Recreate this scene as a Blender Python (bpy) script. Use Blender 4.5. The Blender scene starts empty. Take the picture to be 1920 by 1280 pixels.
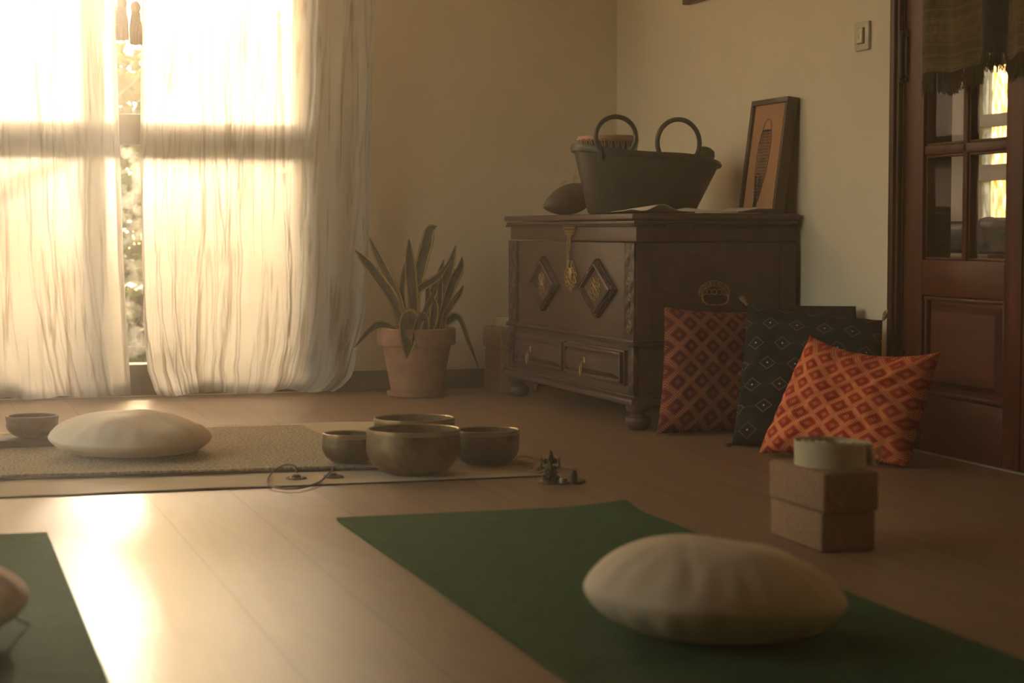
import bpy, bmesh, math, random
from mathutils import Vector, Matrix, noise, Euler
random.seed(7)
PI = math.pi
sc = bpy.context.scene
COL = sc.collection
R = math.radians

# ------------------------------------------------------------------ camera
FPX = 3600.0
CAM = Vector((-2.570, -6.985, 0.60))
YAW = R(17.1); PITCH = math.atan(210 / 3600)
FW = Vector((math.sin(YAW) * math.cos(PITCH), math.cos(YAW) * math.cos(PITCH), -math.sin(PITCH)))
RT = Vector((math.cos(YAW), -math.sin(YAW), 0))
UP = RT.cross(FW)
def ray(px, py): return FW + RT * ((px - 960) / FPX) - UP * ((py - 640) / FPX)
def at_y(px, py, y):
    d = ray(px, py); return CAM + d * ((y - CAM.y) / d.y)
def at_x(px, py, x):
    d = ray(px, py); return CAM + d * ((x - CAM.x) / d.x)
def at_z(px, py, z=0.0):
    d = ray(px, py); return CAM + d * ((z - CAM.z) / d.z)
cd = bpy.data.cameras.new('camera'); cam = bpy.data.objects.new('camera', cd); COL.objects.link(cam)
cam.location = CAM
cam.rotation_euler = Matrix((RT, UP, -FW)).transposed().to_euler()
cd.sensor_width = 36; cd.lens = 36 * FPX / 1920
cd.clip_start = 0.05; cd.clip_end = 200
cd.dof.use_dof = True; cd.dof.focus_distance = 5.9; cd.dof.aperture_fstop = 4.5
sc.camera = cam

# ------------------------------------------------------------------ node maths helper
class NT:
    def __init__(s, name):
        s.m = bpy.data.materials.new(name); s.m.use_nodes = True
        s.t = s.m.node_tree; s.t.nodes.clear()
        s.out = s.n('ShaderNodeOutputMaterial')
    def n(s, ty, ins=None, **kw):
        nd = s.t.nodes.new(ty)
        for k, v in kw.items(): setattr(nd, k, v)
        for k, v in (ins or {}).items(): s.set(nd.inputs[k], v)
        return nd
    def set(s, sock, v):
        if isinstance(v, E_): v = v.o
        if isinstance(v, bpy.types.NodeSocket): s.t.links.new(v, sock)
        else:
            try: sock.default_value = v
            except Exception:
                sock.default_value = (*v, 1.0) if len(v) == 3 else v[:3]
    def math(s, op, a, b=0.0, c=0.0):
        nd = s.n('ShaderNodeMath', operation=op)
        s.set(nd.inputs[0], a); s.set(nd.inputs[1], b)
        if op in ('COMPARE', 'MULTIPLY_ADD', 'SMOOTH_MIN'): s.set(nd.inputs[2], c)
        return E_(s, nd.outputs[0])
    def coord(s, kind='Object'): return s.n('ShaderNodeTexCoord').outputs[kind]
    def xyz(s, v):
        q = s.n('ShaderNodeSeparateXYZ', {0: v}); return [E_(s, q.outputs[i]) for i in range(3)]
    def vec(s, x, y, z=0.0):
        return s.n('ShaderNodeCombineXYZ', {0: x, 1: y, 2: z}).outputs[0]
    def scale(s, v, sx, sy, sz):
        nd = s.n('ShaderNodeVectorMath', {0: v, 1: (sx, sy, sz)}, operation='MULTIPLY'); return nd.outputs[0]
    def noise(s, v, scale=5, detail=3, rough=.5, dist=0.0):
        nd = s.n('ShaderNodeTexNoise', {'Vector': v, 'Scale': scale, 'Detail': detail, 'Roughness': rough, 'Distortion': dist})
        return E_(s, nd.outputs[0])
    def mix(s, f, a, b, blend='MIX'):
        nd = s.n('ShaderNodeMix', data_type='RGBA', blend_type=blend)
        s.set(nd.inputs[0], f); s.set(nd.inputs[6], a); s.set(nd.inputs[7], b)
        return nd.outputs[2]
    def ramp(s, f, a, b, lo=0.0, hi=1.0):
        nd = s.n('ShaderNodeMapRange', {0: f, 1: a, 2: b, 3: lo, 4: hi}); nd.clamp = True
        return E_(s, nd.outputs[0])
    def bump(s, h, strength=.3, dist=.002):
        return s.n('ShaderNodeBump', {'Height': h, 'Strength': strength, 'Distance': dist}).outputs[0]
    def bsdf(s, col, rough=.5, metal=0.0, normal=None, **kw):
        nd = s.n('ShaderNodeBsdfPrincipled', {'Base Color': col, 'Roughness': rough, 'Metallic': metal})
        if normal is not None: s.set(nd.inputs['Normal'], normal)
        for k, v in kw.items(): s.set(nd.inputs[k.replace('_', ' ')], v)
        return nd.outputs[0]
    def mixsh(s, f, a, b):
        nd = s.n('ShaderNodeMixShader'); s.set(nd.inputs[0], f)
        s.t.links.new(a, nd.inputs[1]); s.t.links.new(b, nd.inputs[2]); return nd.outputs[0]
    def end(s, sh): s.t.links.new(sh, s.out.inputs[0]); return s.m
class E_:
    def __init__(s, T, o): s.T = T; s.o = o
    def _(s, op, b=0.0, c=0.0): return s.T.math(op, s, b, c)
    def __add__(s, b): return s._('ADD', b)
    def __sub__(s, b): return s._('SUBTRACT', b)
    def __mul__(s, b): return s._('MULTIPLY', b)
    def __truediv__(s, b): return s._('DIVIDE', b)
    def abs(s): return s._('ABSOLUTE')
    def frac(s): return s._('FRACT')
    def floor(s): return s._('FLOOR')
    def lt(s, b): return s._('LESS_THAN', b)
    def gt(s, b): return s._('GREATER_THAN', b)
    def max(s, b): return s._('MAXIMUM', b)
    def min(s, b): return s._('MINIMUM', b)
    def sin(s): return s._('SINE')
    def mod(s, b): return s._('FLOORED_MODULO', b)

def simple(name, col, rough=.6, metal=0.0, var=.15, vscale=8, bump=0.0, bscale=60, stretch=(1, 1, 1), bd=.002, **kw):
    T = NT(name); co = T.scale(T.coord(), *stretch)
    n = T.noise(co, vscale, 4, .6)
    c = T.mix(T.ramp(n, .3, .7), tuple(x * (1 - var) for x in col), tuple(min(1, x * (1 + var)) for x in col))
    nm = T.bump(T.noise(co, bscale, 3, .6), bump, bd) if bump else None
    return T.end(T.bsdf(c, rough, metal, nm, **kw))

M = {}
# wall plaster
M['wall'] = simple('wall_plaster', (.72, .61, .465), .85, var=.03, vscale=3, bump=.25, bscale=160, bd=.001)
M['ceiling'] = simple('ceiling_paint', (.72, .66, .55), .9, var=.02)
M['dark_trim'] = simple('dark_trim', (.035, .02, .014), .45, var=.2)
M['win_frame'] = simple('window_frame_paint', (.045, .03, .022), .5, var=.15)
M['outdoor_wood'] = simple('outdoor_wood', (.05, .035, .025), .7, var=.3, stretch=(1, 1, .2))
# floor: oak planks along y
def floor_mat():
    T = NT('oak_floor'); x, y, z = T.xyz(T.coord())
    W = .19; L = 1.38
    xi = (x / W); ci = xi.floor(); fx = xi.frac()
    yo = y + ci * .537; yi = yo / L; ri = yi.floor(); fy = yi.frac()
    wn = T.n('ShaderNodeTexWhiteNoise', {'Vector': T.vec(ci, ri, 0.0)}, noise_dimensions='3D')
    rnd = E_(T, wn.outputs[0])
    gx = x + rnd * 7.0
    g1 = T.noise(T.vec(gx * 9.0, y * 1.3 + rnd * 3.0, rnd * 5.0), 1.0, 2, .5, .5)
    rings = (g1 * 30.0).sin() * .5 + .5
    fine = T.noise(T.vec(gx * 130.0, y * 5.0, 0.0), 1.0, 3, .6)
    c = T.mix(T.ramp(rings * .35 + fine * .7, .2, .85), (.185, .104, .055), (.272, .162, .090))
    c = T.mix(rnd * .35, c, (.21, .125, .072))
    ex = (fx - .5).abs().gt(.5 - .0025 / W * .5 * 1.6); ey = (fy - .5).abs().gt(.5 - .0012 / L)
    seam = ex.max(ey)
    c = T.mix(seam * .55, c, (.06, .035, .02))
    h = rings * .11 + fine * .30 - seam * 1.2
    nm = T.bump(h, .32, .0009)
    return T.end(T.bsdf(c, T.ramp(fine * .8 + rings * .2, 0, 1, .42, .50), 0, nm, Specular_IOR_Level=.5))
M['floor'] = floor_mat()

def glass_mat(name, rough=.02, tint=(.96, .98, .97), gl=.06, dirt=0.0, bumpy=0.0, ior=1.5):
    T = NT(name); co = T.coord()
    tr = T.n('ShaderNodeBsdfTransparent', {'Color': tint}).outputs[0]
    gk = {'Color': (1, 1, 1), 'Roughness': rough}
    g = T.n('ShaderNodeBsdfGlossy', gk)
    if bumpy: T.set(g.inputs['Normal'], T.bump(T.noise(co, 90, 2), bumpy, .003))
    fr = T.n('ShaderNodeFresnel', {'IOR': ior}).outputs[0]
    sh = T.mixsh(T.math('ADD', fr, gl * .3), tr, g.outputs[0])
    if dirt:
        d = T.n('ShaderNodeBsdfTranslucent', {'Color': (.8, .8, .75)}).outputs[0]
        sh = T.mixsh(T.ramp(T.noise(co, 14, 5, .7), .45, .8, 0, dirt), sh, d)
    return T.end(sh)
M['glass'] = glass_mat('window_glass')
M['door_glass'] = glass_mat('door_glass', gl=0.0, ior=1.22)
M['dusty_glass'] = glass_mat('dusty_window_glass', dirt=.25)
def ripple_glass():
    T = NT('ripple_glass'); x, y, z = T.xyz(T.coord())
    h = T.noise(T.vec(x * 60.0, y * 60.0, z * 16.0), 1.0, 2, .5)
    tr = T.n('ShaderNodeBsdfTransparent', {'Color': T.mix(T.ramp(h, .42, .6), (.30, .24, .15), (.95, .9, .8))}).outputs[0]
    tl = T.n('ShaderNodeBsdfTranslucent', {'Color': (.8, .74, .62)}).outputs[0]
    return T.end(T.mixsh(.35, tr, tl))
M['ripple_glass'] = ripple_glass()

def curtain_mat(name='sheer_cotton'):
    T = NT(name); co = T.coord('UV'); u, v, _ = T.xyz(co)
    # u, v in metres along the cloth
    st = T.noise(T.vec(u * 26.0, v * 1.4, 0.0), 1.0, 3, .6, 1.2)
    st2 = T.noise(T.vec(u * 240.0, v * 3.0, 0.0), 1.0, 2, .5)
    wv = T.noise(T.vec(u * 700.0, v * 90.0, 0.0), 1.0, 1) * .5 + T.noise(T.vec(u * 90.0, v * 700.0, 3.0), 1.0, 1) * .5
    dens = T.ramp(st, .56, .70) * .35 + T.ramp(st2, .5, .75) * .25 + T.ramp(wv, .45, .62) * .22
    col = T.mix(T.ramp(st, .54, .68), (.66, .65, .635), (.39, .345, .30))  # crease shading painted into the cloth colour as darker streaks
    tl = T.n('ShaderNodeBsdfTranslucent', {'Color': col}).outputs[0]
    df = T.n('ShaderNodeBsdfDiffuse', {'Color': col}).outputs[0]
    cloth = T.mixsh(.30, tl, df)
    tr = T.n('ShaderNodeBsdfTransparent', {'Color': (1, .98, .94)}).outputs[0]
    fac = T.math('SUBTRACT', .034, dens * .034)
    return T.end(T.mixsh(fac, cloth, tr))
M['curtain'] = curtain_mat()
M['hem'] = simple('curtain_hem_cotton', (.66, .56, .44), .9, var=.05, bump=.2, bscale=300)

def leaf_outdoor(name, a, b):
    T = NT(name); i = T.noise(T.coord(), 4, 3, .6)
    c = T.mix(T.ramp(i, .35, .65), a, b)
    d = T.n('ShaderNodeBsdfDiffuse', {'Color': c}).outputs[0]
    t = T.n('ShaderNodeBsdfTranslucent', {'Color': T.mix(.2, c, (.45, .50, .20))}).outputs[0]
    return T.end(T.mixsh(.32, d, t))
M['tree_leaf'] = leaf_outdoor('tree_leaf', (.035, .06, .02), (.10, .13, .03))
M['hedge_leaf'] = leaf_outdoor('hedge_leaf', (.05, .085, .03), (.19, .23, .06))
M['bark'] = simple('bark', (.07, .05, .035), .9, bump=.6, bscale=40, stretch=(1, 1, .2))
M['grass'] = simple('lawn_grass', (.055, .07, .03), .9, var=.4, vscale=6)
M['patio'] = simple('patio_stone', (.22, .21, .20), .8, var=.1)
M['shadow_cloth'] = simple('shadow_cloth_cotton', (.30, .27, .2), .9)

# ------------------------------------------------------------------ mesh helpers
def link_mesh(name, me, mat=None, parent=None, smooth=True):
    o = bpy.data.objects.new(name, me); COL.objects.link(o)
    if mat is not None:
        for m in (mat if isinstance(mat, (list, tuple)) else [mat]): me.materials.append(m)
    if smooth: me.polygons.foreach_set('use_smooth', [True] * len(me.polygons))
    if parent is not None: o.parent = parent
    return o
def obj(name, bm, mat=None, parent=None, smooth=True, auto=40):
    bmesh.ops.recalc_face_normals(bm, faces=bm.faces)
    me = bpy.data.meshes.new(name); bm.to_mesh(me); bm.free()
    o = link_mesh(name, me, mat, parent, smooth)
    if smooth and auto: me.set_sharp_from_angle(angle=R(auto))
    return o
def pydata(name, V, F, mat=None, parent=None, smooth=True, uv=None):
    me = bpy.data.meshes.new(name); me.from_pydata([tuple(v) for v in V], [], F); me.update()
    if uv:
        l = me.uv_layers.new(name='UVMap')
        for p in me.polygons:
            for li in p.loop_indices: l.data[li].uv = uv[me.loops[li].vertex_index]
    return link_mesh(name, me, mat, parent, smooth)
def tag(o, label=None, cat=None, group=None, kind=None):
    if label: o['label'] = label
    if cat: o['category'] = cat
    if group: o['group'] = group
    if kind: o['kind'] = kind
    return o
def thing(name, loc, label, cat, group=None, rz=0):
    o = bpy.data.objects.new(name, None); COL.objects.link(o); o.location = loc; o.rotation_euler = (0, 0, rz)
    o.empty_display_size = .05
    return tag(o, label, cat, group)
def struct(o): o['kind'] = 'structure'; return o
def box(bm, x0, x1, y0, y1, z0, z1, bev=0.0, seg=2, mat=None):
    r = bmesh.ops.create_cube(bm, size=1.0); vs = r['verts']
    bmesh.ops.scale(bm, verts=vs, vec=(abs(x1 - x0), abs(y1 - y0), abs(z1 - z0)))
    bmesh.ops.translate(bm, verts=vs, vec=((x0 + x1) / 2, (y0 + y1) / 2, (z0 + z1) / 2))
    if bev:
        es = {e for v in vs for e in v.link_edges}
        r = bmesh.ops.bevel(bm, geom=list(es), offset=bev, segments=seg, profile=.5, affect='EDGES')
        vs = list({v for f in r['faces'] for v in f.verts} | {v for v in vs if v.is_valid})
    return vs
def bx(*a, **k):
    bm = bmesh.new(); box(bm, *a, **k); return bm
def lathe(bm, prof, n=48, c=(0, 0, 0), sx=1, sy=1):
    rings = []
    for r, z in prof:
        if r < 1e-6: rings.append([bm.verts.new((c[0], c[1], c[2] + z))])
        else: rings.append([bm.verts.new((c[0] + r * sx * math.cos(2 * PI * i / n), c[1] + r * sy * math.sin(2 * PI * i / n), c[2] + z)) for i in range(n)])
    for a, b in zip(rings, rings[1:]):
        if len(a) == 1 and len(b) == 1: continue
        for i in range(n):
            j = (i + 1) % n
            if len(a) == 1: bm.faces.new((a[0], b[i], b[j]))
            elif len(b) == 1: bm.faces.new((a[i], b[0], a[j]))
            else: bm.faces.new((a[i], b[i], b[j], a[j]))
    return [v for r in rings for v in r]
def tube(bm, pts, rad, n=8, closed=False, cap=True):
    pts = [Vector(p) for p in pts]; N = len(pts)
    rf = rad if callable(rad) else (lambda t: rad)
    up = Vector((0, 0, 1)); rings = []; prev = None
    for i, p in enumerate(pts):
        if closed: d = pts[(i + 1) % N] - pts[i - 1]
        else: d = pts[min(i + 1, N - 1)] - pts[max(i - 1, 0)]
        d.normalize()
        if prev is None:
            a = up if abs(d.dot(up)) < .9 else Vector((1, 0, 0)); s = d.cross(a).normalized()
        else:
            s = prev - d * prev.dot(d)
            s = s.normalized() if s.length > 1e-6 else d.orthogonal().normalized()
        prev = s; t = d.cross(s); r = rf(i / max(1, N - 1))
        rings.append([bm.verts.new(p + (s * math.cos(2 * PI * k / n) + t * math.sin(2 * PI * k / n)) * r) for k in range(n)])
    pr = list(zip(rings, rings[1:])) + ([(rings[-1], rings[0])] if closed else [])
    for a, b in pr:
        for k in range(n):
            j = (k + 1) % n; bm.faces.new((a[k], a[j], b[j], b[k]))
    if cap and not closed:
        bm.faces.new(rings[0]); bm.faces.new(list(reversed(rings[-1])))
def ball(bm, c, r, sx=1, sy=1, sz=1, sub=2, rot=None):
    v = bmesh.ops.create_icosphere(bm, subdivisions=sub, radius=r)['verts']
    bmesh.ops.scale(bm, verts=v, vec=(sx, sy, sz))
    if rot: bmesh.ops.rotate(bm, verts=v, cent=(0, 0, 0), matrix=Euler(rot).to_matrix())
    bmesh.ops.translate(bm, verts=v, vec=c); return v
def smooth_path(P, n=8):
    P = [Vector(p) for p in P]; Q = [P[0] * 2 - P[1]] + P + [P[-1] * 2 - P[-2]]; out = []
    for i in range(1, len(Q) - 2):
        for k in range(n):
            t = k / n; a, b, c, d = Q[i - 1:i + 3]
            out.append(.5 * ((2 * b) + (c - a) * t + (2 * a - 5 * b + 4 * c - d) * t * t + (3 * b - a - 3 * c + d) * t ** 3))
    out.append(P[-1]); return out
def xform(bm, mat): bmesh.ops.transform(bm, matrix=mat, verts=bm.verts)

# ------------------------------------------------------------------ room
XL, YR, H = -4.6, -8.6, 2.6
def wallbox(name, *a, mat=None):
    return struct(obj(name, bx(*a), mat or M['wall'], smooth=False))
struct(obj('floor', bx(XL - .15, .0, YR - .15, .0, -.1, 0), M['floor'], smooth=False))
struct(obj('ceiling', bx(XL - .15, .15, YR - .15, .2, H, H + .1), M['ceiling'], smooth=False))
WX0, WX1, WZ1 = -3.45, -1.226, 2.2
bm = bmesh.new()
box(bm, WX1, .15, 0, .2, -.1, H); box(bm, XL - .15, WX0, 0, .2, -.1, H); box(bm, WX0, WX1, 0, .2, WZ1, H); box(bm, WX0, WX1, 0, .2, -.1, .0)
struct(obj('wall_back', bm, M['wall'], smooth=False))
DY0, DY1, DZ = -2.25, -3.47, 2.12
bm = bmesh.new()
box(bm, 0, .15, DY0, 0, -.1, H); box(bm, 0, .15, YR - .15, DY1, -.1, H); box(bm, 0, .15, DY1, DY0, DZ, H); box(bm, 0, .15, DY1, DY0, -.1, -.001)
struct(obj('wall_right', bm, M['wall'], smooth=False))
LWY0, LWY1, LWZ0, LWZ1 = -4.0, -.4, .2, 2.35
bm = bmesh.new(); box(bm, XL - .15, XL, YR - .15, LWY0, -.1, H); box(bm, XL - .15, XL, LWY1, 0, -.1, H); box(bm, XL - .15, XL, LWY0, LWY1, -.1, LWZ0); box(bm, XL - .15, XL, LWY0, LWY1, LWZ1, H)
struct(obj('wall_left', bm, M['wall'], smooth=False))
w3 = struct(thing('window_3', (0, 0, 0), None, None))
bm = bmesh.new()
for a in ((LWY0, LWY0 + .05, LWZ0, LWZ1), (LWY1 - .05, LWY1, LWZ0, LWZ1), (-2.24, -2.16, LWZ0, LWZ1), (LWY0, LWY1, LWZ0, LWZ0 + .05), (LWY0, LWY1, LWZ1 - .05, LWZ1)): box(bm, XL - .10, XL - .04, *a, bev=.003)
obj('window_frame', bm, M['win_frame'], w3); obj('pane', bx(XL - .073, XL - .069, LWY0 + .05, LWY1 - .05, LWZ0 + .05, LWZ1 - .05), M['glass'], w3, smooth=False)
wallbox('wall_front', XL, 0, YR - .15, YR, -.1, H)
bm = bmesh.new(); box(bm, WX1, 0, -.014, 0, 0, .074, bev=.003); box(bm, XL, WX0, -.014, 0, 0, .074, bev=.003)
struct(obj('baseboard_back', bm, M['dark_trim']))
bm = bmesh.new(); box(bm, -.014, 0, -2.2, -.014, 0, .074, bev=.003); box(bm, -.014, 0, YR, -3.54, 0, .074, bev=.003)
struct(obj('baseboard_right', bm, M['dark_trim']))

# window: dark framed french window with a wide mid rail
w = struct(thing('window_1', (0, 0, 0), None, None))
bm = bmesh.new()
box(bm, WX0, WX1, .04, .16, .0, .112, bev=.004)
box(bm, WX0, WX0 + .05, .04, .14, .112, WZ1, bev=.003)
box(bm, WX1 - .012, WX1, .04, .14, .112, WZ1, bev=.003); box(bm, WX0 + .05, WX1 - .012, .04, .14, WZ1 - .06, WZ1, bev=.003)
obj('window_frame', bm, M['win_frame'], w)
for i, xs in enumerate((-1.997, -2.74)):
    obj('stile', bx(xs, xs + .075, .06, .12, .112, WZ1 - .06, bev=.004), M['win_frame'], w)
for x0, x1 in ((WX0 + .05, -2.74), (-2.665, -1.997), (-1.922, WX1 - .012)):
    obj('mid_rail', bx(x0, x1, .055, .125, .905, 1.015, bev=.004), M['win_frame'], w)
    obj('pane', bx(x0, x1, .088, .092, 1.015, WZ1 - .06), M['glass'], w, smooth=False)
    obj('pane', bx(x0, x1, .088, .092, .112, .905), M['dusty_glass'], w, smooth=False)

# ------------------------------------------------------------------ curtains
def fold_panel(seed, xl, xr, ncol, creases, flare=0.0, y0=-.075, bunch=None, sw=0.0):
    rnd = random.Random(seed); nrow = 170; Z0, Z1 = .012, 2.42
    wid = xr(1.3) - xl(1.3)
    cr = [(rnd.random(), rnd.uniform(.003, .0075), rnd.uniform(.006, .016) * rnd.choice((1, 1, -1)), rnd.uniform(0, 99), rnd.uniform(.2, 1)) for _ in range(creases)]
    V = []; UV = []
    for j in range(nrow + 1):
        tz = (j / nrow) ** 1.5; z = Z0 + (Z1 - Z0) * tz
        a, b = xl(z), xr(z)
        low = math.exp(-z / .30)
        for i in range(ncol + 1):
            s = i / ncol; m = s * wid
            x = a + (b - a) * s
            ph = noise.noise(Vector((m * 1.3, z * .35, seed))) * 1.6
            y = .014 * math.sin(m * 26 + ph * 6 + seed) * (.4 + .9 * noise.noise(Vector((m * 2.2, 5 + z * .5, seed))))
            y += .0035 * math.sin(m * 70 + ph * 12) * max(0, .3 + noise.noise(Vector((m * 3, z * .9, seed + 1))))
            if bunch: y += bunch(s, z, m)
            y += low * (.022 * math.sin(m * 17 + seed * 2) + .012 * math.sin(m * 31 + 1.3) - .03 * flare)
            y += .004 * noise.noise(Vector((m * 30, z * 5, seed + 3))) + low * .010 * noise.noise(Vector((m * 16, z * 14, seed + 8)))
            for (c0, w0, h0, sd, on) in cr:
                xc = c0 * wid + .040 * noise.noise(Vector((sd, z * 1.3, 0))) + .010 * noise.noise(Vector((sd, z * 5, 2))) + .004 * noise.noise(Vector((sd, z * 17, 4))) + low * .10 * (sw if sw else noise.noise(Vector((sd, 3, 3))))
                d = (m - xc) / w0
                if abs(d) < 3:
                    g = max(0, min(1, .5 + 1.5 * noise.noise(Vector((sd, z * 1.3, 9))))) if on < .7 else 1
                    y -= h0 * g * math.exp(-d * d)
                    x += .0025 * g * d * math.exp(-d * d)
            zz = z
            if j < 16: zz = max(.004, z + (1 - j / 16) ** 2 * .012 * noise.noise(Vector((m * 9, 0, seed))))
            V.append((x, min(y0 + y, -.018), zz)); UV.append((m, z))
    F = []
    n = ncol + 1
    for j in range(nrow):
        for i in range(ncol):
            F.append((j * n + i, j * n + i + 1, (j + 1) * n + i + 1, (j + 1) * n + i))
    return V, F, UV
def interp(tab):
    def f(z):
        if z <= tab[0][0]: return tab[0][1]
        for (a, va), (b, vb) in zip(tab, tab[1:]):
            if z <= b:
                t = (z - a) / (b - a); t = t * t * (3 - 2 * t) if False else t
                return va + (vb - va) * t
        return tab[-1][1]
    return f
def make_curtain(name, label, args, hem_cols, hem_side):
    V, F, UV = args[0]
    o = pydata(name, V, F, M['curtain'], None, uv=UV)
    tag(o, label, 'curtain')
    n = args[1] + 1; nrow = len(V) // n - 1
    # rolled side hem: a narrow doubled strip beside the free edge
    hv = []; hf = []; k = hem_cols
    for j in range(nrow + 1):
        for i in range(k + 1):
            idx = j * n + (i if hem_side == 'L' else n - 1 - i)
            x, y, z = V[idx]; hv.append((x, y - .0022, z))
    for j in range(nrow):
        for i in range(k): hf.append((j * (k + 1) + i, j * (k + 1) + i + 1, (j + 1) * (k + 1) + i + 1, (j + 1) * (k + 1) + i))
    pydata('side_hem', hv, hf, M['curtain'], o, uv=[(v[0] * 1.0, v[2]) for v in hv])
    return o
xlA = interp([(0, -3.55), (3, -3.5)])
xrA = interp([(0, -1.862), (.09, -1.866), (.28, -1.876), (.47, -1.884), (.85, -1.892), (1.31, -1.902), (2.5, -1.93)])
xlB = interp([(0, -1.765), (.03, -1.783), (.10, -1.806), (.28, -1.817), (.85, -1.822), (1.31, -1.813), (2.5, -1.80)])
xrB = interp([(0, -1.16), (.03, -1.12), (.07, -1.09), (.17, -1.049), (.30, -1.022), (.46, -1.007), (.85, -.996), (1.34, -.983), (2.5, -.96)])
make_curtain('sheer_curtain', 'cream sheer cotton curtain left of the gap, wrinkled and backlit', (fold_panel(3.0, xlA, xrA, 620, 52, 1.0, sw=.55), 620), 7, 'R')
def bunchB(s, z, m):
    r = max(0, (s - .68) / .32)
    y = -.020 * r * math.sin(m * 62 + 1.5 * math.sin(z * 2)) - .02 * r
    if z < .16: y -= .05 * r * math.sin((z / .16) * PI) + .02 * math.sin(z / .16 * PI) * max(0, math.sin(m * 9 + 1))
    return y
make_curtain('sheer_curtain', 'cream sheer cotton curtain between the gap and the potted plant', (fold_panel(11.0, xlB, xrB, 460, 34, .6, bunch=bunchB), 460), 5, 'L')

# curtain rod above the frame
rod = thing('curtain_rod', (0, 0, 0), 'dark curtain rod above the window carrying both sheer curtains', 'curtain rod')
bm = bmesh.new(); tube(bm, [(-3.7, -.075, 2.45), (-.85, -.075, 2.45)], .012, 12); obj('rod', bm, M['dark_trim'], rod)
for x in (-3.65, -.9):
    bm = bmesh.new(); tube(bm, [(x, -.075, 2.45), (x, -.0, 2.45)], .008, 8); obj('bracket', bm, M['dark_trim'], rod)

# tassels hanging in the gap
M['tassel'] = simple('tassel_silk', (.26, .125, .035), .6, var=.35, vscale=30, stretch=(8, 8, .4))
def tassel(x, y, zb, label):
    t = thing('tassel', (x, y, zb), label, 'tassel', 'tassels hanging between the curtains')
    bm = bmesh.new()
    lathe(bm, [(0, .152), (.008, .150), (.016, .140), (.019, .128), (.016, .116), (.0145, .112), (.017, .106), (.018, .098)], 20)
    obj('knot', bm, M['tassel'], t)
    bm = bmesh.new()
    for k in range(260):
        a = random.uniform(0, 2 * PI); r = .0175 * math.sqrt(random.random()); r2 = r * random.uniform(1.15, 1.38)
        l = random.uniform(-.004, .006)
        tube(bm, [(r * .85 * math.cos(a), r * .85 * math.sin(a), .108), (r2 * math.cos(a), r2 * math.sin(a), .06), (r2 * math.cos(a + .1), r2 * math.sin(a + .1), l)], .0009, 4)
    tag(obj('fringe', bm, M['tassel'], t), kind='stuff')
    bm = bmesh.new(); tube(bm, smooth_path([(0, 0, .148), (.004, -.004, .5), (0, 0, 1.0), (0, .02, 2.42 - zb)], 6), .0022, 6)
    obj('hanging_cord', bm, M['tassel'], t)
    return t
tassel(-1.884, -.130, 1.262, 'brown silk tassel in the curtain gap, the left and slightly higher one')
tassel(-1.838, -.135, 1.245, 'brown silk tassel in the curtain gap, the right and slightly lower one')

# ------------------------------------------------------------------ outdoors
struct(obj('ground', bx(-30, 30, .2, 60, -.5, -.35), M['grass'], smooth=False))
struct(obj('trim_1', bx(-6, .15, .2, 1.9, -.35, -.05), M['patio'], smooth=False))
rl = thing('balcony_railing', (0, 1.75, -.05), 'dark wooden railing outside the window behind the curtain gap', 'railing')
for k in range(9):
    x = -1.738 - .62 * (k - 2)
    obj('post', bx(x - .016, x + .016, -.03, .03, 0, .60, bev=.004), M['outdoor_wood'], rl)
obj('lower_rail', bx(-5.5, 0, -.012, .012, .10, .125, bev=.003), M['outdoor_wood'], rl)
# sagging cloth added outside, left of the gap, to cast a curved shadow
V = []; F = []
P0, P1 = Vector((-3.9, .50, 1.27)), Vector((-1.95, .45, 1.01))
for i in range(41):
    t = i / 40; c = P0.lerp(P1, t); sag = .42 * (1 - (2 * t - 1) ** 2)
    for j in range(13):
        s = (j / 12 - .5) * 2; wd = .13 * math.sin(PI * min(max(t, .03), .97)) ** .5
        V.append((c.x, c.y + s * wd, c.z - sag + .16 * s * s * math.sin(PI * t)))
for i in range(40):
    for j in range(12): F.append((i * 13 + j, i * 13 + j + 1, (i + 1) * 13 + j + 1, (i + 1) * 13 + j))
hm = pydata('hanging_shadow_cloth', V, F, M['shadow_cloth']); tag(hm, 'sagging cloth added outside to cast the curved shadow on the left curtain', 'shadow_cloth')
bm = bmesh.new(); tube(bm, [P1, Vector((-.9, .5, 1.95)), Vector((-.7, .22, 2.1))], .006, 6); obj('rope', bm, M['shadow_cloth'], hm); bm = bmesh.new(); tube(bm, [P0, Vector((-5.2, .9, 2.1))], .006, 6); obj('rope', bm, M['shadow_cloth'], hm)

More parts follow.
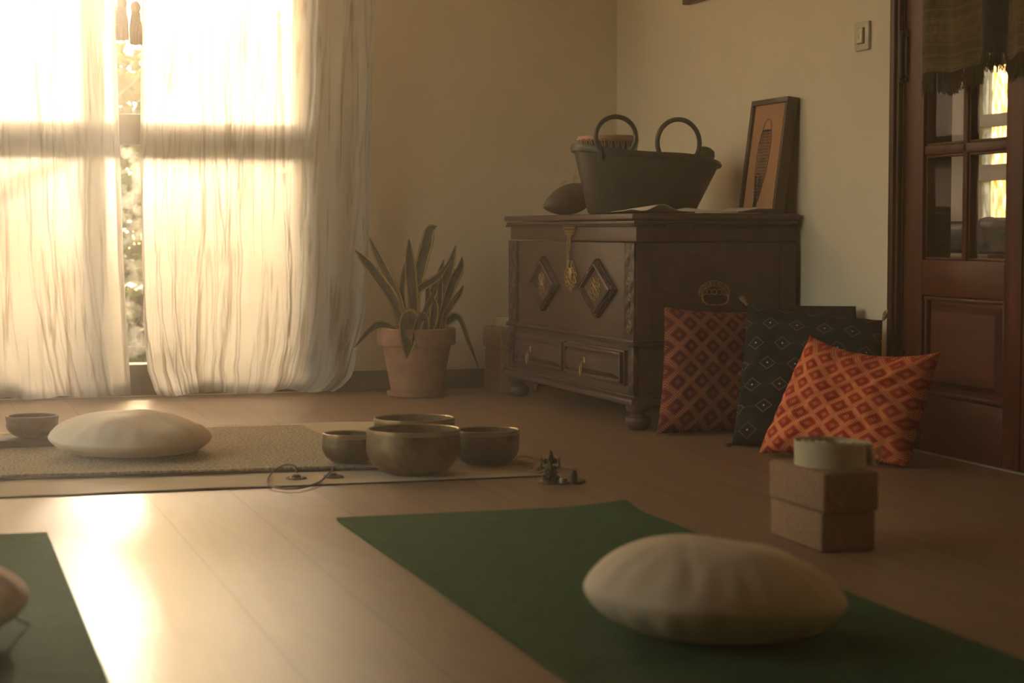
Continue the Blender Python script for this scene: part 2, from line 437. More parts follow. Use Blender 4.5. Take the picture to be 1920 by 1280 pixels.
def add_leaf(V, F, p, d, L, Wd, rnd):
    d = d.normalized(); s = d.cross(Vector((rnd.uniform(-1, 1), rnd.uniform(-1, 1), rnd.uniform(-1, 1)))).normalized() * Wd
    b = len(V); m = p + d * L * .5; V += [p, m + s, p + d * L, m - s]; F.append((b, b + 1, b + 2, b + 3))
def tree(name, loc, h, rad, crown_z, n, leaf, mat, label, seed, group=None, sq=1.0, L=.10):
    rnd = random.Random(seed)
    t = thing(name, loc, label, 'tree' if 'tree' in name else 'shrub', group)
    bm = bmesh.new(); tube(bm, smooth_path([(0, 0, 0), (.05, .03, h * .35), (-.04, 0, h * .7), (0, 0, h * .92)], 4), lambda q: .05 * h / 2.5 * (1 - .8 * q) + .008, 8)
    for k in range(12):
        a = rnd.uniform(0, 2 * PI); z0 = rnd.uniform(crown_z * .8, h * .85); e = Vector((math.cos(a), math.sin(a), rnd.uniform(.1, .7))) * rad * .8
        tube(bm, [(0, 0, z0), Vector((0, 0, z0)) + e * .5 + Vector((0, 0, .05)), Vector((0, 0, z0)) + e], lambda q: .014 * (1 - .7 * q), 5)
    obj('trunk', bm, M['bark'], t)
    V = []; F = []
    cl = []
    for k in range(40 if sq == 1.0 else 70):
        while True:
            q = Vector((rnd.uniform(-1, 1), rnd.uniform(-1, 1), rnd.uniform(-1, 1)))
            if (q.length < 1 if sq == 1.0 else math.hypot(q.x, q.y) < 1): break
        cl.append(Vector((q.x * rad, q.y * rad * sq, (crown_z + h) / 2 + q.z * (h - crown_z) / 2)))
    for k in range(n):
        c = rnd.choice(cl); p = c + Vector((rnd.gauss(0, 1), rnd.gauss(0, 1), rnd.gauss(0, 1))) * rad * (.17 if sq == 1.0 else .20)
        if sq != 1.0:
            rr_ = math.hypot(p.x, p.y)
            if rr_ > .40: p.x *= .40 / rr_; p.y *= .40 / rr_
        add_leaf(V, F, p, Vector((rnd.uniform(-1, 1), rnd.uniform(-1, 1), rnd.uniform(-1, .4))), L * rnd.uniform(.6, 1.2), L * .28, rnd)
    pydata('foliage', V, F, mat, t, smooth=False)
    return t
G = 'shrubs growing beyond the railing'
for k in range(11):
    odd = k % 2; x = -4.5 + .53 * k
    tree('garden_shrub', (x, 3.6 + .95 * odd, -.35), (1.92, 2.04, 1.86, 2.10)[k % 4] + .22 * odd, .40, .15, 6500, None, M['hedge_leaf'], 'sunlit yellow-green leafy shrub beyond the railing, seen through the curtains', 50 + k, G, .85, .10)
for k, (x, y, h, r) in enumerate([(-5.2, 11, 3.0, 1.15), (-1.9, 10.5, 3.2, 1.1), (1.3, 11.5, 3.0, 1.15), (4.4, 12, 3.1, 1.15)]):
    tree('garden_tree', (x, y, -.35), h + .1, r, .6, 3600, None, M['tree_leaf'], 'grey-green broadleaf tree standing beyond the shrubs, seen through the window', 80 + k, 'trees in the garden', 1.0, .16)

# ------------------------------------------------------------------ door on the right wall
def wood(name, a, b, rough=.4, axis=2, sc_=1.0, bump=.15, spec=.4):
    T = NT(name); co = T.coord(); st = [16, 16, 16]; st[axis] = 1.6
    n = T.noise(T.scale(co, *[q * sc_ for q in st]), 1.6, 4, .6, .6); f = T.noise(T.scale(co, *[q * 9 * sc_ for q in st]), 1.0, 2, .5)
    c = T.mix(T.ramp(n * .7 + f * .3, .32, .68), a, b)
    return T.end(T.bsdf(c, rough, 0, T.bump(n + f * .5, bump, .001), Specular_IOR_Level=spec))
M['mahogany'] = wood('mahogany_wood', (.040, .007, .0025), (.115, .019, .006), .42, spec=.25)
M['mahogany_h'] = wood('mahogany_rail_wood', (.040, .007, .0025), (.12, .020, .006), .42, axis=1, spec=.25)
M['casing'] = wood('door_casing_wood', (.035, .008, .003), (.085, .018, .006), .45, spec=.25)
M['iron'] = simple('black_iron', (.015, .012, .010), .45, .6)
M['light_strip'] = simple('threshold_light_strip', (.6, .55, .45), .35, .9)
bm = bmesh.new()
for (a, b, t) in ((-2.205, -2.222, .012), (-2.222, -2.248, .022), (-2.248, -2.262, .014)):
    box(bm, -t, 0, b, a, 0, DZ + .045, bev=.003)
    box(bm, -t, 0, -(5.72 + a), -(5.72 + b), 0, DZ + .045, bev=.003)
box(bm, -.022, 0, -3.51, -2.21, DZ, DZ + .06, bev=.004)
box(bm, .0, .15, -2.265, -2.251, 0, DZ, bev=.001); box(bm, .0, .15, -3.469, -3.455, 0, DZ)
struct(obj('trim_2', bm, M['casing']))
def door_leaf(name, y0, y1, gy, hinge):
    """leaf from y0 (hinge) to y1; gy: glazing columns"""
    d = struct(thing(name, (0, 0, 0), None, None))
    X0, X1 = .004, .044; s = 1 if y0 > y1 else -1
    zs = [(.519, .798), (.823, 1.098), (1.12, 1.40), (1.425, 1.70), (1.725, 1.99)]
    a, b = gy[0][0], gy[-1][1]
    bm = bmesh.new(); box(bm, X0, X1, min(a, y0), max(a, y0), .004, 2.075, bev=.003); obj('stile', bm, M['mahogany'], d)
    bm = bmesh.new(); box(bm, X0, X1, min(b, y1), max(b, y1), .004, 2.075, bev=.003); obj('stile', bm, M['mahogany'], d)
    lo, hi = min(a, b), max(a, b)
    for z0, z1 in ((.004, .155), (.425, .519), (1.99, 2.075)):
        obj('rail', bx(X0, X1, lo, hi, z0, z1, bev=.002), M['mahogany_h'], d)
    m0, m1 = gy[0][1], gy[1][0]
    bm = bmesh.new(); box(bm, X0 + .004, X1, min(m0, m1), max(m0, m1), .519, 1.99, bev=.003)
    for (q0, q1) in zip(zs, zs[1:]): box(bm, X0 + .004, X1, lo, hi, q0[1], q1[0], bev=.003)
    obj('glazing_bars', bm, M['mahogany'], d)
    # sticking (moulded edge) round each light and the panes
    bm = bmesh.new()
    for z0, z1 in zs:
        for g0, g1 in gy:
            l, h = min(g0, g1), max(g0, g1); t = .007
            for q in ((l, l + t, z0, z1), (h - t, h, z0, z1), (l, h, z0, z0 + t), (l, h, z1 - t, z1)): box(bm, X0 + .010, X1 - .008, q[0], q[1], q[2], q[3], bev=.002)
    obj('glazing_bead', bm, M['mahogany'], d)
    for z0, z1 in zs:
        for g0, g1 in gy:
            l, h = min(g0, g1) + .007, max(g0, g1) - .007; z0_, z1_ = z0 + .007, z1 - .007; bb = .016
            bm = bmesh.new()
            o_ = [bm.verts.new((X0 + .024, y, z)) for y, z in ((l, z0_), (h, z0_), (h, z1_), (l, z1_))]
            i_ = [bm.verts.new((X0 + .0195, y, z)) for y, z in ((l + bb, z0_ + bb), (h - bb, z0_ + bb), (h - bb, z1_ - bb), (l + bb, z1_ - bb))]
            bm.faces.new(i_)
            for k in range(4): bm.faces.new((o_[k], o_[(k + 1) % 4], i_[(k + 1) % 4], i_[k]))
            obj('bevelled_pane', bm, M['door_glass'], d, smooth=False)
    # raised lower panel
    bm = bmesh.new(); z0, z1 = .155, .425
    box(bm, X0 + .020, X1 - .01, lo, hi, z0, z1)
    box(bm, X0 + .006, X0 + .024, lo + .006, lo + .016, z0, z1, bev=.003); box(bm, X0 + .006, X0 + .024, hi - .016, hi - .006, z0, z1, bev=.003)
    box(bm, X0 + .006, X0 + .024, lo, hi, z0 + .004, z0 + .014, bev=.003); box(bm, X0 + .006, X0 + .024, lo, hi, z1 - .014, z1 - .004, bev=.003)
    o2 = [bm.verts.new((X0 + .0195, y, z)) for y, z in ((lo + .03, z0 + .025), (hi - .03, z0 + .025), (hi - .03, z1 - .025), (lo + .03, z1 - .025))]
    i2 = [bm.verts.new((X0 + .004, y, z)) for y, z in ((lo + .048, z0 + .043), (hi - .048, z0 + .043), (hi - .048, z1 - .043), (lo + .048, z1 - .043))]
    bm.faces.new(i2)
    for k in range(4): bm.faces.new((o2[k], o2[(k + 1) % 4], i2[(k + 1) % 4], i2[k]))
    obj('lower_panel', bm, M['mahogany_h'], d)
    for hz in ((1.01, 1.13), (.14, .26), (1.80, 1.92)):
        bm = bmesh.new(); yb = y0 + .006 * s
        tube(bm, [(-.006, yb, hz[0]), (-.006, yb, hz[1])], .0085, 12)
        ball(bm, (-.006, yb, hz[1] + .006), .009, sub=1); ball(bm, (-.006, yb, hz[0] - .006), .009, sub=1)
        y2 = yb - .022 * s
        box(bm, -.003, .004, min(yb, y2), max(yb, y2), hz[0] + .008, hz[1] - .008, bev=.001)
        for zz in (hz[0] - .004, hz[1] + .004): ball(bm, (-.002, y2, zz), .007, sub=1)
        obj('hinge', bm, M['iron'], d)
    return d
door_leaf('door_1', -2.268, -2.858, [(-2.368, -2.566), (-2.588, -2.780)], 1)
door_leaf('door_2', -3.452, -2.864, [(-3.352, -3.154), (-3.132, -2.940)], -1)
bm = bx(-.004, .12, -3.455, -2.265, 0, .004, bev=.001); struct(obj('trim_3', bm, M['light_strip']))  # pale metal strip stands in for the line of light under the door

# hall behind the door
M['hall'] = simple('hall_plaster', (.36, .29, .21), .9, var=.04)
bm = bmesh.new()
box(bm, 1.6, 1.7, -4.5, -.95, -.1, H); box(bm, 1.6, 1.7, .1, .8, -.1, H); box(bm, 1.6, 1.7, -.95, .1, -.1, .46); box(bm, 1.6, 1.7, -.95, .1, 1.5, H)
box(bm, .15, 1.7, .7, .8, -.1, H); box(bm, .15, 1.7, -4.6, -4.5, -.1, H)
struct(obj('wall_hall', bm, M['hall'], smooth=False))
struct(obj('floor_hall', bx(.0, 1.7, -4.6, .8, -.1, -.0015), M['floor'], smooth=False)); struct(obj('ceiling_hall', bx(.15, 1.7, -4.6, .8, H, H + .1), M['hall'], smooth=False))
w2 = struct(thing('window_2', (0, 0, 0), None, None))
bm = bmesh.new()
for z0, z1 in ((.46, .48), (.56, .60), (.80, .865), (1.02, 1.07), (1.27, 1.32), (1.48, 1.5)): box(bm, 1.61, 1.66, -.95, .1, z0, z1, bev=.003)
for y0 in (-.95, -.62, -.27, .06): box(bm, 1.61, 1.66, y0, y0 + .04, .46, 1.5, bev=.003)
obj('window_frame', bm, simple('hall_window_frame', (.45, .36, .25), .6), w2)
obj('pane', bx(1.63, 1.636, -.95, .1, .47, 1.5), M['ripple_glass'], w2, smooth=False)
# armchair silhouette in the hall
M['black_leather'] = simple('black_leather', (.012, .010, .010), .5)
ct = thing('console_table', (1.10, -.74, 0), 'pale console table in the hall seen through the lowest door panes', 'table')
M['pale_wood'] = wood('pale_hall_wood', (.30, .23, .15), (.42, .33, .22), .5, axis=1)
obj('table_top', bx(-.17, .17, -.42, .42, .495, .515, bev=.003), M['pale_wood'], ct)
for sx_ in (-.14, .14):
    for sy_ in (-.39, .39): obj('leg', bx(sx_ - .018, sx_ + .018, sy_ - .018, sy_ + .018, 0, .495, bev=.003), M['pale_wood'], ct)
bg_ = thing('black_bag', (1.08, -.76, .5155), 'soft black bag on the hall table, dark silhouette behind the door glass', 'bag')
bm = bmesh.new(); box(bm, -.10, .10, -.20, .33, 0, .115, bev=.035, seg=3)
for v in bm.verts: v.co.z = max(0, v.co.z + .012 * noise.noise(v.co * 9) * (v.co.z > .02))
obj('bag_body', bm, M['black_leather'], bg_)
bm = bmesh.new(); ball(bm, (0, -.23, .10), .05, 1.3, 1.9, .55, 3); ball(bm, (0, -.16, .07), .055, 1.2, 1.2, 1.1, 3); obj('bag_flap', bm, M['black_leather'], bg_)

# scarf over the door
def scarf_mat():
    T = NT('woven_scarf'); u, v, _ = T.xyz(T.coord('UV'))
    wx = (u * 900.0).sin(); wy = (v * 1100.0).sin()
    n = T.noise(T.vec(u * 60.0, v * 30.0, 0.0), 1, 4, .6)
    band = ((v * 34.0).frac() - .5).abs().lt(.09)
    big = ((v * 9.0).frac() - .5).abs().lt(.22)
    c = T.mix(T.ramp(n, .3, .7), (.075, .045, .014), (.15, .10, .03))
    c = T.mix(big * .45, c, (.05, .028, .012)); c = T.mix(band * .4, c, (.2, .145, .05))
    dark = u.gt(.282) * u.lt(.395)
    c = T.mix(dark * .94, c, (.008, .006, .004))
    return T.end(T.bsdf(c, .95, 0, T.bump(wx * .5 + wy * .5 + n, .8, .0015)))
M['scarf'] = scarf_mat()
V = []; F = []; UV = []; nu, nv = 130, 110
def scarf_pt(u, v):   # u metres across 0..0.55, v metres up from hem
    y = -2.437 - u; z = 1.004 + v
    z += .012 * noise.noise(Vector((u * 6, 0, 2))) + .006 * math.sin(u * 30)
    if .282 < u < .395: z += .035 * min(1, max(0, 1 - v / .2))
    if u >= .395: z += .012
    x = -.024 - .010 * (1 + math.sin(u * 42 + .7 * math.sin(v * 5))) - .004 * (1 + noise.noise(Vector((u * 20, v * 6, 4))))
    y -= .028 * v
    return x, y, z
vm = 1.085
for j in range(nv + 1):
    for i in range(nu + 1):
        u = .55 * i / nu; v = vm * j / nv
        V.append(scarf_pt(u, v)); UV.append((u, v))
for j in range(nv):
    for i in range(nu):
        n = nu + 1; F.append((j * n + i, j * n + i + 1, (j + 1) * n + i + 1, (j + 1) * n + i))
# fold over the door top
n = nu + 1; base = len(V)
for j, (xx, zz) in enumerate(((-.01, 2.1), (.02, 2.096), (.05, 2.093), (.06, 2.06), (.062, 1.9), (.064, 1.7))):
    for i in range(nu + 1):
        u = .55 * i / nu; V.append((xx, -2.437 - u - .03, zz)); UV.append((u, vm + .02 + .05 * j))
for j in range(6):
    for i in range(nu):
        a = (nv if j == 0 else 0) * n + i if j == 0 else base + (j - 1) * n + i; b = base + j * n + i
        F.append((a, a + 1, b + 1, b))
sf = pydata('scarf', V, F, M['scarf'], uv=UV); tag(sf, 'olive brown woven scarf with fringe draped over the glazed door', 'scarf')
bm = bmesh.new()
for k in range(560):
    u = random.uniform(0, .55); x, y, z = scarf_pt(u, 0); L = random.uniform(.03, .058) * (1 if u < .27 or u > .4 else .85)
    dx = random.uniform(-.004, .004)
    tube(bm, [(x, y, z + .003), (x + dx, y + random.uniform(-.006, .006), z - L * .5), (x + random.uniform(-.003, .003), y + random.uniform(-.009, .009), z - L)], .0011, 4)
M['fringe_brown'] = simple('scarf_fringe', (.075, .045, .018), .95)
tag(obj('fringe', bm, M['fringe_brown'], sf), kind='stuff')

# light switch, wall frame
M['ivory'] = simple('ivory_plastic', (.55, .47, .34), .4, var=.03)
ls = thing('light_switch', (0, -2.03, 1.147), 'ivory rocker light switch plate on the right wall beside the door', 'light switch')
obj('plate', bx(-.009, 0, -.043, .043, -.040, .040, bev=.003), M['ivory'], ls)
bm = bmesh.new(); box(bm, -.011, -.006, -.020, .020, -.022, .024, bev=.001); 
obj('switch_surround', bm, simple('switch_shadow_gap', (.10, .08, .05), .5), ls)
bm = bmesh.new(); box(bm, -.006, .004, -.0175, .0175, -.020, .022, bev=.001)
xform(bm, Matrix.Translation((-.010, 0, 0)) @ Matrix.Rotation(R(5), 4, 'Y')); obj('rocker', bm, M['ivory'], ls)
bm = bmesh.new(); v = [bm.verts.new(p) for p in ((-.0165, .006, -.012), (-.0165, -.006, -.012), (-.0165, 0, .004))]; bm.faces.new(v)
obj('pointer_mark', bm, simple('switch_mark', (.07, .05, .03), .5), ls, smooth=False)
pf = thing('picture_frame', (0, -.91, 1.378), 'wooden picture frame hung high on the right wall, only its bottom edge visible', 'picture frame')
M['frame_brown'] = wood('brown_frame_wood', (.06, .03, .014), (.12, .06, .028), .4)
bm = bmesh.new()
for a in ((-.178, .178, 0, .022), (-.178, .178, .478, .5), (-.178, -.156, .022, .478), (.156, .178, .022, .478)): box(bm, -.028, 0, a[0], a[1], a[2], a[3], bev=.002)
obj('frame', bm, M['frame_brown'], pf)
obj('artwork', bx(-.012, -.006, -.156, .156, .022, .478), simple('art_paper', (.5, .42, .3), .8, var=.2), pf)

# ------------------------------------------------------------------ rug, cloth, mats
def sheet(name, x0, x1, y0, y1, z, th, mat, nx=90, ny=40, amp=.0, seed=0, edge=.002, parent=None, skew=None):
    V = []; F = []; UV = []
    for j in range(ny + 1):
        for i in range(nx + 1):
            x = x0 + (x1 - x0) * i / nx; y = y0 + (y1 - y0) * j / ny
            ex = edge * noise.noise(Vector((x * 6, y * 6, seed)))
            h = max(0, amp * (noise.noise(Vector((x * 7, y * 18, seed))) + .3))
            X_, Y_ = x + (ex if i in (0, nx) else 0), y + (ex if j in (0, ny) else 0)
            if skew: X_, Y_ = skew(X_, Y_)
            V.append((X_, Y_, z + th + h)); UV.append((x, y))
    n = nx + 1
    for j in range(ny):
        for i in range(nx): F.append((j * n + i, j * n + i + 1, (j + 1) * n + i + 1, (j + 1) * n + i))
    rim = [i for i in range(nx + 1)] + [(j * n + nx) for j in range(1, ny + 1)] + [ny * n + i for i in range(nx - 1, -1, -1)] + [j * n for j in range(ny - 1, 0, -1)]
    b = len(V)
    for r in rim: V.append((V[r][0], V[r][1], z)); UV.append(UV[r])
    m = len(rim)
    for k in range(m): F.append((rim[k], b + k, b + (k + 1) % m, rim[(k + 1) % m]))
    F.append(tuple(b + k for k in range(m - 1, -1, -1)))
    return pydata(name, V, F, mat, parent, smooth=False, uv=UV)
M['linen'] = simple('linen_cloth', (.52, .40, .26), .9, var=.06, bump=.3, bscale=400)
def rug_mat():
    T = NT('woven_rug'); u, v, _ = T.xyz(T.coord('UV'))
    n1 = T.noise(T.vec(u * 160.0, v * 70.0, 0.0), 1, 2, .5); n2 = T.noise(T.vec(u * 90.0, v * 90.0, 2.0), 1, 3, .6)
    c = T.mix(T.ramp(n1 * .6 + n2 * .4, .38, .62), (.19, .135, .075), (.46, .36, .23))
    return T.end(T.bsdf(c, .95, 0, T.bump(n1 + n2, 1.0, .004)))
M['rug'] = rug_mat()
M['rug_edge'] = simple('rug_binding', (.06, .04, .028), .9)
cl = sheet('floor_cloth', -3.4, -1.135, -2.575, -1.165, 0, .003, M['linen'], 140, 60, .004, 5, .004)
tag(cl, 'thin cream linen cloth spread on the floor under the textured rug', 'cloth')
bm = bmesh.new()
def edge_line(bm, y, z, x0, x1, r, seed):
    tube(bm, [(x, y + .004 * noise.noise(Vector((x * 5, 0, seed))), z) for x in [x0 + (x1 - x0) * k / 90 for k in range(91)]], r, 5)
edge_line(bm, -2.577, .0022, -3.4, -1.137, .0022, 1); obj('edge_binding', bm, M['rug_edge'], cl)
bm = bmesh.new()
for k in range(230):
    y = random.uniform(-2.57, -1.17); L = random.uniform(.02, .06); a = random.uniform(-.7, .5)
    p = Vector((-1.137, y, .003)); q = p + Vector((L * .5, a * L * .5, random.uniform(0, .008))); r_ = p + Vector((L, a * L + random.uniform(-.012, .012), -.0015))
    tube(bm, [p, q, r_], .0011, 4)
for (y, L) in ((-2.05, .07), (-2.30, .1), (-2.45, .12), (-2.5, .06)):
    for k in range(12):
        p = Vector((-1.137, y + random.uniform(-.01, .01), .004)); tube(bm, smooth_path([p, p + Vector((L * .4, .02 + random.uniform(-.01, .01), .012)), p + Vector((L * random.uniform(.8, 1.1), -.01 + random.uniform(-.015, .015), .001))], 4), .0013, 4)
tag(obj('fringe', bm, simple('linen_fringe', (.52, .38, .26), .95), cl), kind='stuff')
rsk = lambda x, y: (x, y - max(0, (-1.3 - y)) * .08 * (x + 2.2))
rg = sheet('woven_rug', -3.35, -1.49, -2.305, -1.33, .0075, .009, M['rug'], 180, 90, .002, 9, .004, skew=rsk)
tag(rg, 'beige textured woven rug lying on the linen cloth', 'rug')
bm = bmesh.new(); tube(bm, [(*rsk(x, -2.312 + .003 * noise.noise(Vector((x * 5, 0, 3)))), .0095) for x in [-3.35 + 1.86 * k / 90 for k in range(91)]], .0038, 5); obj('edge_binding', bm, M['rug_edge'], rg)

M['mat'] = None
def mat_mat():
    T = NT('yoga_mat_foam'); co = T.coord(); n = T.noise(co, 110, 4, .7); m = T.noise(co, 16, 3)
    c = T.mix(T.ramp(n * .7 + m * .3, .38, .62), (.022, .070, .029), (.044, .115, .047))
    return T.end(T.bsdf(c, .9, 0, T.bump(n, .8, .002), Specular_IOR_Level=.12))
M['mat'] = mat_mat(); M['mat_side'] = simple('mat_side', (.02, .035, .02), .8)
def yoga_mat(x0, x1, y0, y1, label, curl=None):
    V = []; F = []; nx, ny = 24, 72
    for s in (0, 1):
        for j in range(ny + 1):
            for i in range(nx + 1):
                x = x0 + (x1 - x0) * i / nx; y = y1 - (y1 - y0) * j / ny
                h = curl(i / nx, j / ny) if curl else 0
                V.append((x, y, .0005 + h + (.005 if s else 0)))
    n = nx + 1; o_ = n * (ny + 1)
    for j in range(ny):
        for i in range(nx):
            a = (j * n + i, j * n + i + 1, (j + 1) * n + i + 1, (j + 1) * n + i)
            F.append(a[::-1]); F.append(tuple(q + o_ for q in a))
    rim = list(range(nx + 1)) + [j * n + nx for j in range(1, ny + 1)] + [ny * n + i for i in range(nx - 1, -1, -1)] + [j * n for j in range(ny - 1, 0, -1)]
    m = len(rim)
    for k in range(m): F.append((rim[k], rim[(k + 1) % m], rim[(k + 1) % m] + o_, rim[k] + o_))
    o = pydata('yoga_mat', V, F, M['mat'], smooth=False); tag(o, label, 'yoga mat'); return o
yoga_mat(-1.760, -1.122, -4.95, -3.12, 'green yoga mat on the right under the large pale cushion', lambda u, v: .010 * max(0, (u - .8) / .2) * max(0, 1 - v / .05) + .002 * max(0, 1 - v / .03))
yoga_mat(-2.985, -2.342, -4.95, -3.128, 'green yoga mat cut off by the left bottom corner of the picture')

# ------------------------------------------------------------------ round cushions
def cotton(name, c, sh=.06):
    T = NT(name); co = T.coord(); n = T.noise(co, 260, 3, .6); m = T.noise(co, 9, 3)
    cc = T.mix(T.ramp(m, .3, .7), tuple(q * .94 for q in c), tuple(min(1, q * 1.05) for q in c))
    return T.end(T.bsdf(cc, .95, 0, T.bump(n, .35, .001)))
M['cushion'] = cotton('cream_cotton', (.70, .56, .41))
def round_cushion(name, c, Rr, T_, label, seed, lean=(0, 0), tilt=0, top=(0, 0), zbase=0.0):
    nr, na = 40, 128; V = []; F = []
    def prof(r): return (1 - r ** 2.3) ** .62
    rows = []
    for side in (1, -1):
        for j in range(nr + 1):
            if side == -1 and j == 0: continue
            r = 1 - (1 - j / nr) ** 1.0 if False else (j / nr)
            r = math.sin((1 - r) * PI / 2) if True else r
            ring = []
            for i in range(na):
                a = 2 * PI * i / na
                rr = r * Rr * (1 + .018 * noise.noise(Vector((math.cos(a) * 2, math.sin(a) * 2, seed))))
                x, y = rr * math.cos(a), rr * math.sin(a)
                h = T_ * prof(r)
                # puckers near the seam, soft dents on top
                pk = .0022 * math.sin(a * 23 + 3 * noise.noise(Vector((a, 0, seed)))) * (r ** 7) * (1 - r ** 12) * 2
                dn = .009 * noise.noise(Vector((x * 9 + seed, y * 9, side))) * (1 - r ** 4)
                cre = 0
                for q in range(5):
                    aq = seed * 1.7 + q * 1.3; d = x * math.cos(aq) + y * math.sin(aq) - Rr * (.1 + .12 * q - .3) + .02 * noise.noise(Vector((x * 12, y * 12, q)))
                    cre -= .0035 * math.exp(-(d / .007) ** 2) * max(0, noise.noise(Vector((x * 7, y * 7, q + seed))) + .15) * (1 - r ** 6)
                h2 = (h + pk + dn + cre) * side if side == 1 else -(h * .85 + pk)
                z = h2 + (x * top[0] + y * top[1]) * (1 - r * r) * (1 if side == 1 else 0)
                ring.append((x, y, z))
            rows.append(ring)
    # rows: side 1: j=0 r=1 ... j=nr r=0 ; side -1 begins j=1
    top_rows = rows[:nr + 1]; bot_rows = rows[nr + 1:]
    allr = list(reversed(top_rows))[1:] + bot_rows[:-1]
    V.append(top_rows[-1][0]); 
    for rg_ in allr: V += rg_
    V.append(bot_rows[-1][0]); last = len(V) - 1
    mt = Euler((lean[0], lean[1], 0)).to_matrix()
    V = [mt @ Vector(v) for v in V]
    mn = min(v.z for v in V); sink = T_ * .17
    out = []
    for v in V:
        z = v.z - mn - sink
        if z < .012: z = .0 + max(0, (z + sink)) / (.012 + sink) * .012
        out.append((v.x, v.y, z))
    V = out
    n = len(allr)
    for i in range(na): F.append((0, 1 + i, 1 + (i + 1) % na))
    for j in range(n - 1):
        for i in range(na):
            a = 1 + j * na + i; b = 1 + j * na + (i + 1) % na; F.append((a, a + na, b + na, b))
    for i in range(na): F.append((last, 1 + (n - 1) * na + (i + 1) % na, 1 + (n - 1) * na + i))
    o = pydata(name, V, F, M['cushion']); o.location = (c[0], c[1], zbase)
    tag(o, label, 'cushion'); return o
round_cushion('meditation_cushion', (-1.458, -4.39), .194, .083, 'large pale round cushion on the right green yoga mat', 2.3, lean=(R(-1), R(3.5)), top=(-.08, 0), zbase=.0058)
round_cushion('meditation_cushion', (-2.058, -1.955), .209, .065, 'pale round cushion on the beige rug beside the wooden bowl', 5.1, lean=(R(2), R(1)), zbase=.0185)
pc = at_z(52, 1112, .08)
c3 = pc - RT * .21
cu = round_cushion('meditation_cushion', (c3.x, c3.y), .205, .078, 'pale round cushion cut off by the left picture edge', 8.4, lean=(0, R(-2)), zbase=.0058)
bm = bmesh.new()
q0 = at_z(22, 1152, .045) - Vector((c3.x, c3.y, .0058)); q1 = at_z(40, 1165, .018) - Vector((c3.x, c3.y, .0058)); q2 = at_z(54, 1178, .0025) - Vector((c3.x, c3.y, 0.004)) 
q2.z = .003
tube(bm, smooth_path([q0, q1, q2], 6), .0022, 6); tag(obj('thread_tag', bm, simple('green_thread', (.03, .22, .04), .8), cu), 'bright green loose thread')

# ------------------------------------------------------------------ bowls
def bronze(name, a, b, rough=.38, sc_=1.0):
    T = NT(name); co = T.coord(); n = T.noise(co, 22 * sc_, 5, .65); v = T.n('ShaderNodeTexVoronoi', {'Vector': co, 'Scale': 55 * sc_}); e = E_(T, v.outputs[0])
    c = T.mix(T.ramp(n, .35, .65), a, b)
    return T.end(T.bsdf(c, T.ramp(n, .3, .7, rough, rough + .2), .75, T.bump(e + n, .25, .002)))
M['bronze'] = bronze('hammered_bronze', (.10, .065, .035), (.24, .155, .075))
M['bronze_dark'] = bronze('dark_bronze', (.07, .048, .028), (.17, .115, .06))
M['bowl_wood'] = wood('bowl_wood', (.05, .02, .010), (.14, .06, .028), .45, sc_=2)
def bowl(name, c, r, h, mat, label, rim=.004, base=.45, belly=1.03, zb=0.0, cat='singing bowl'):
    t = thing(name, (c[0], c[1], zb), label, cat)
    P = [(0, .0)]
    for k in range(0, 25):
        q = k / 24; a = q * PI / 2
        rr = r * (base * (1 - q) * 0 + 1) * (math.sin(a * 1.0 + .0) * (1 - base) + base if False else 1)
        # superellipse wall from foot to belly, slight incurve to the rim
        x = base * r + (belly * r - base * r) * math.sin(min(1, q * 1.35) * PI / 2) ** .9
        if q > .72: x -= (belly - 1) * r * ((q - .72) / .28) ** 1.5
        z = h * (q ** 1.55)
        P.append((x, z))
    outer = P
    th = .0045
    inner = [(max(0, x - th), z + th * (1.2 if i < 6 else 0)) for i, (x, z) in enumerate(outer[1:])]
    prof = outer + [(r + .0005, h + .0012), (r - th, h + .0012)] + list(reversed(inner[:-1])) + [(0, th * 1.2)]
    bm = bmesh.new(); lathe(bm, prof, 72); obj('bowl_body', bm, mat, t, auto=60)
    bm = bmesh.new(); lathe(bm, [(r - rim * 1.3, h + .001), (r - rim * .6, h + .0035), (r + .0012, h + .003), (r + .0016, h - rim), (r + .0012, h - rim * 2.0)], 72)
    obj('rim', bm, M['rim'], t)
    return t
M['rim'] = simple('worn_bronze_rim', (.36, .26, .14), .33, .8)
bowl('singing_bowl', (-1.427, -2.450), .1135, .108, M['bronze'], 'largest bronze singing bowl, at the front of the bowl group', belly=1.02, zb=.004)
bowl('singing_bowl', (-1.345, -2.135), .1050, .103, M['bronze'], 'bronze singing bowl standing behind the largest bowl', belly=1.0, zb=.004)
bowl('singing_bowl', (-1.552, -2.290), .0655, .071, M['bronze_dark'], 'smallest bronze singing bowl, left of the largest bowl', belly=1.05, zb=.0175)
bowl('singing_bowl', (-1.205, -2.330), .0830, .087, M['bronze_dark'], 'dark bronze singing bowl right of the largest bowl', belly=1.0, zb=.004)
M_r = M['rim']; M['rim'] = simple('wooden_bowl_rim', (.12, .055, .026), .45)
pb = at_z(59, 838, .018)
bowl('wooden_bowl', (pb.x + .006, pb.y + .06), .069, .056, M['bowl_wood'], 'small brown wooden bowl on a dark board left of the round cushion', base=.34, belly=1.0, zb=.0385, cat='bowl')
M['rim'] = M_r
o = obj('wooden_board', bx(-2.52, -2.215, pb.y - .005, pb.y + .14, .0185, .038, bev=.004), wood('dark_board_wood', (.03, .014, .008), (.07, .03, .016), .5, axis=0)); tag(o, 'flat dark wooden board under the wooden bowl on the rug', 'board')

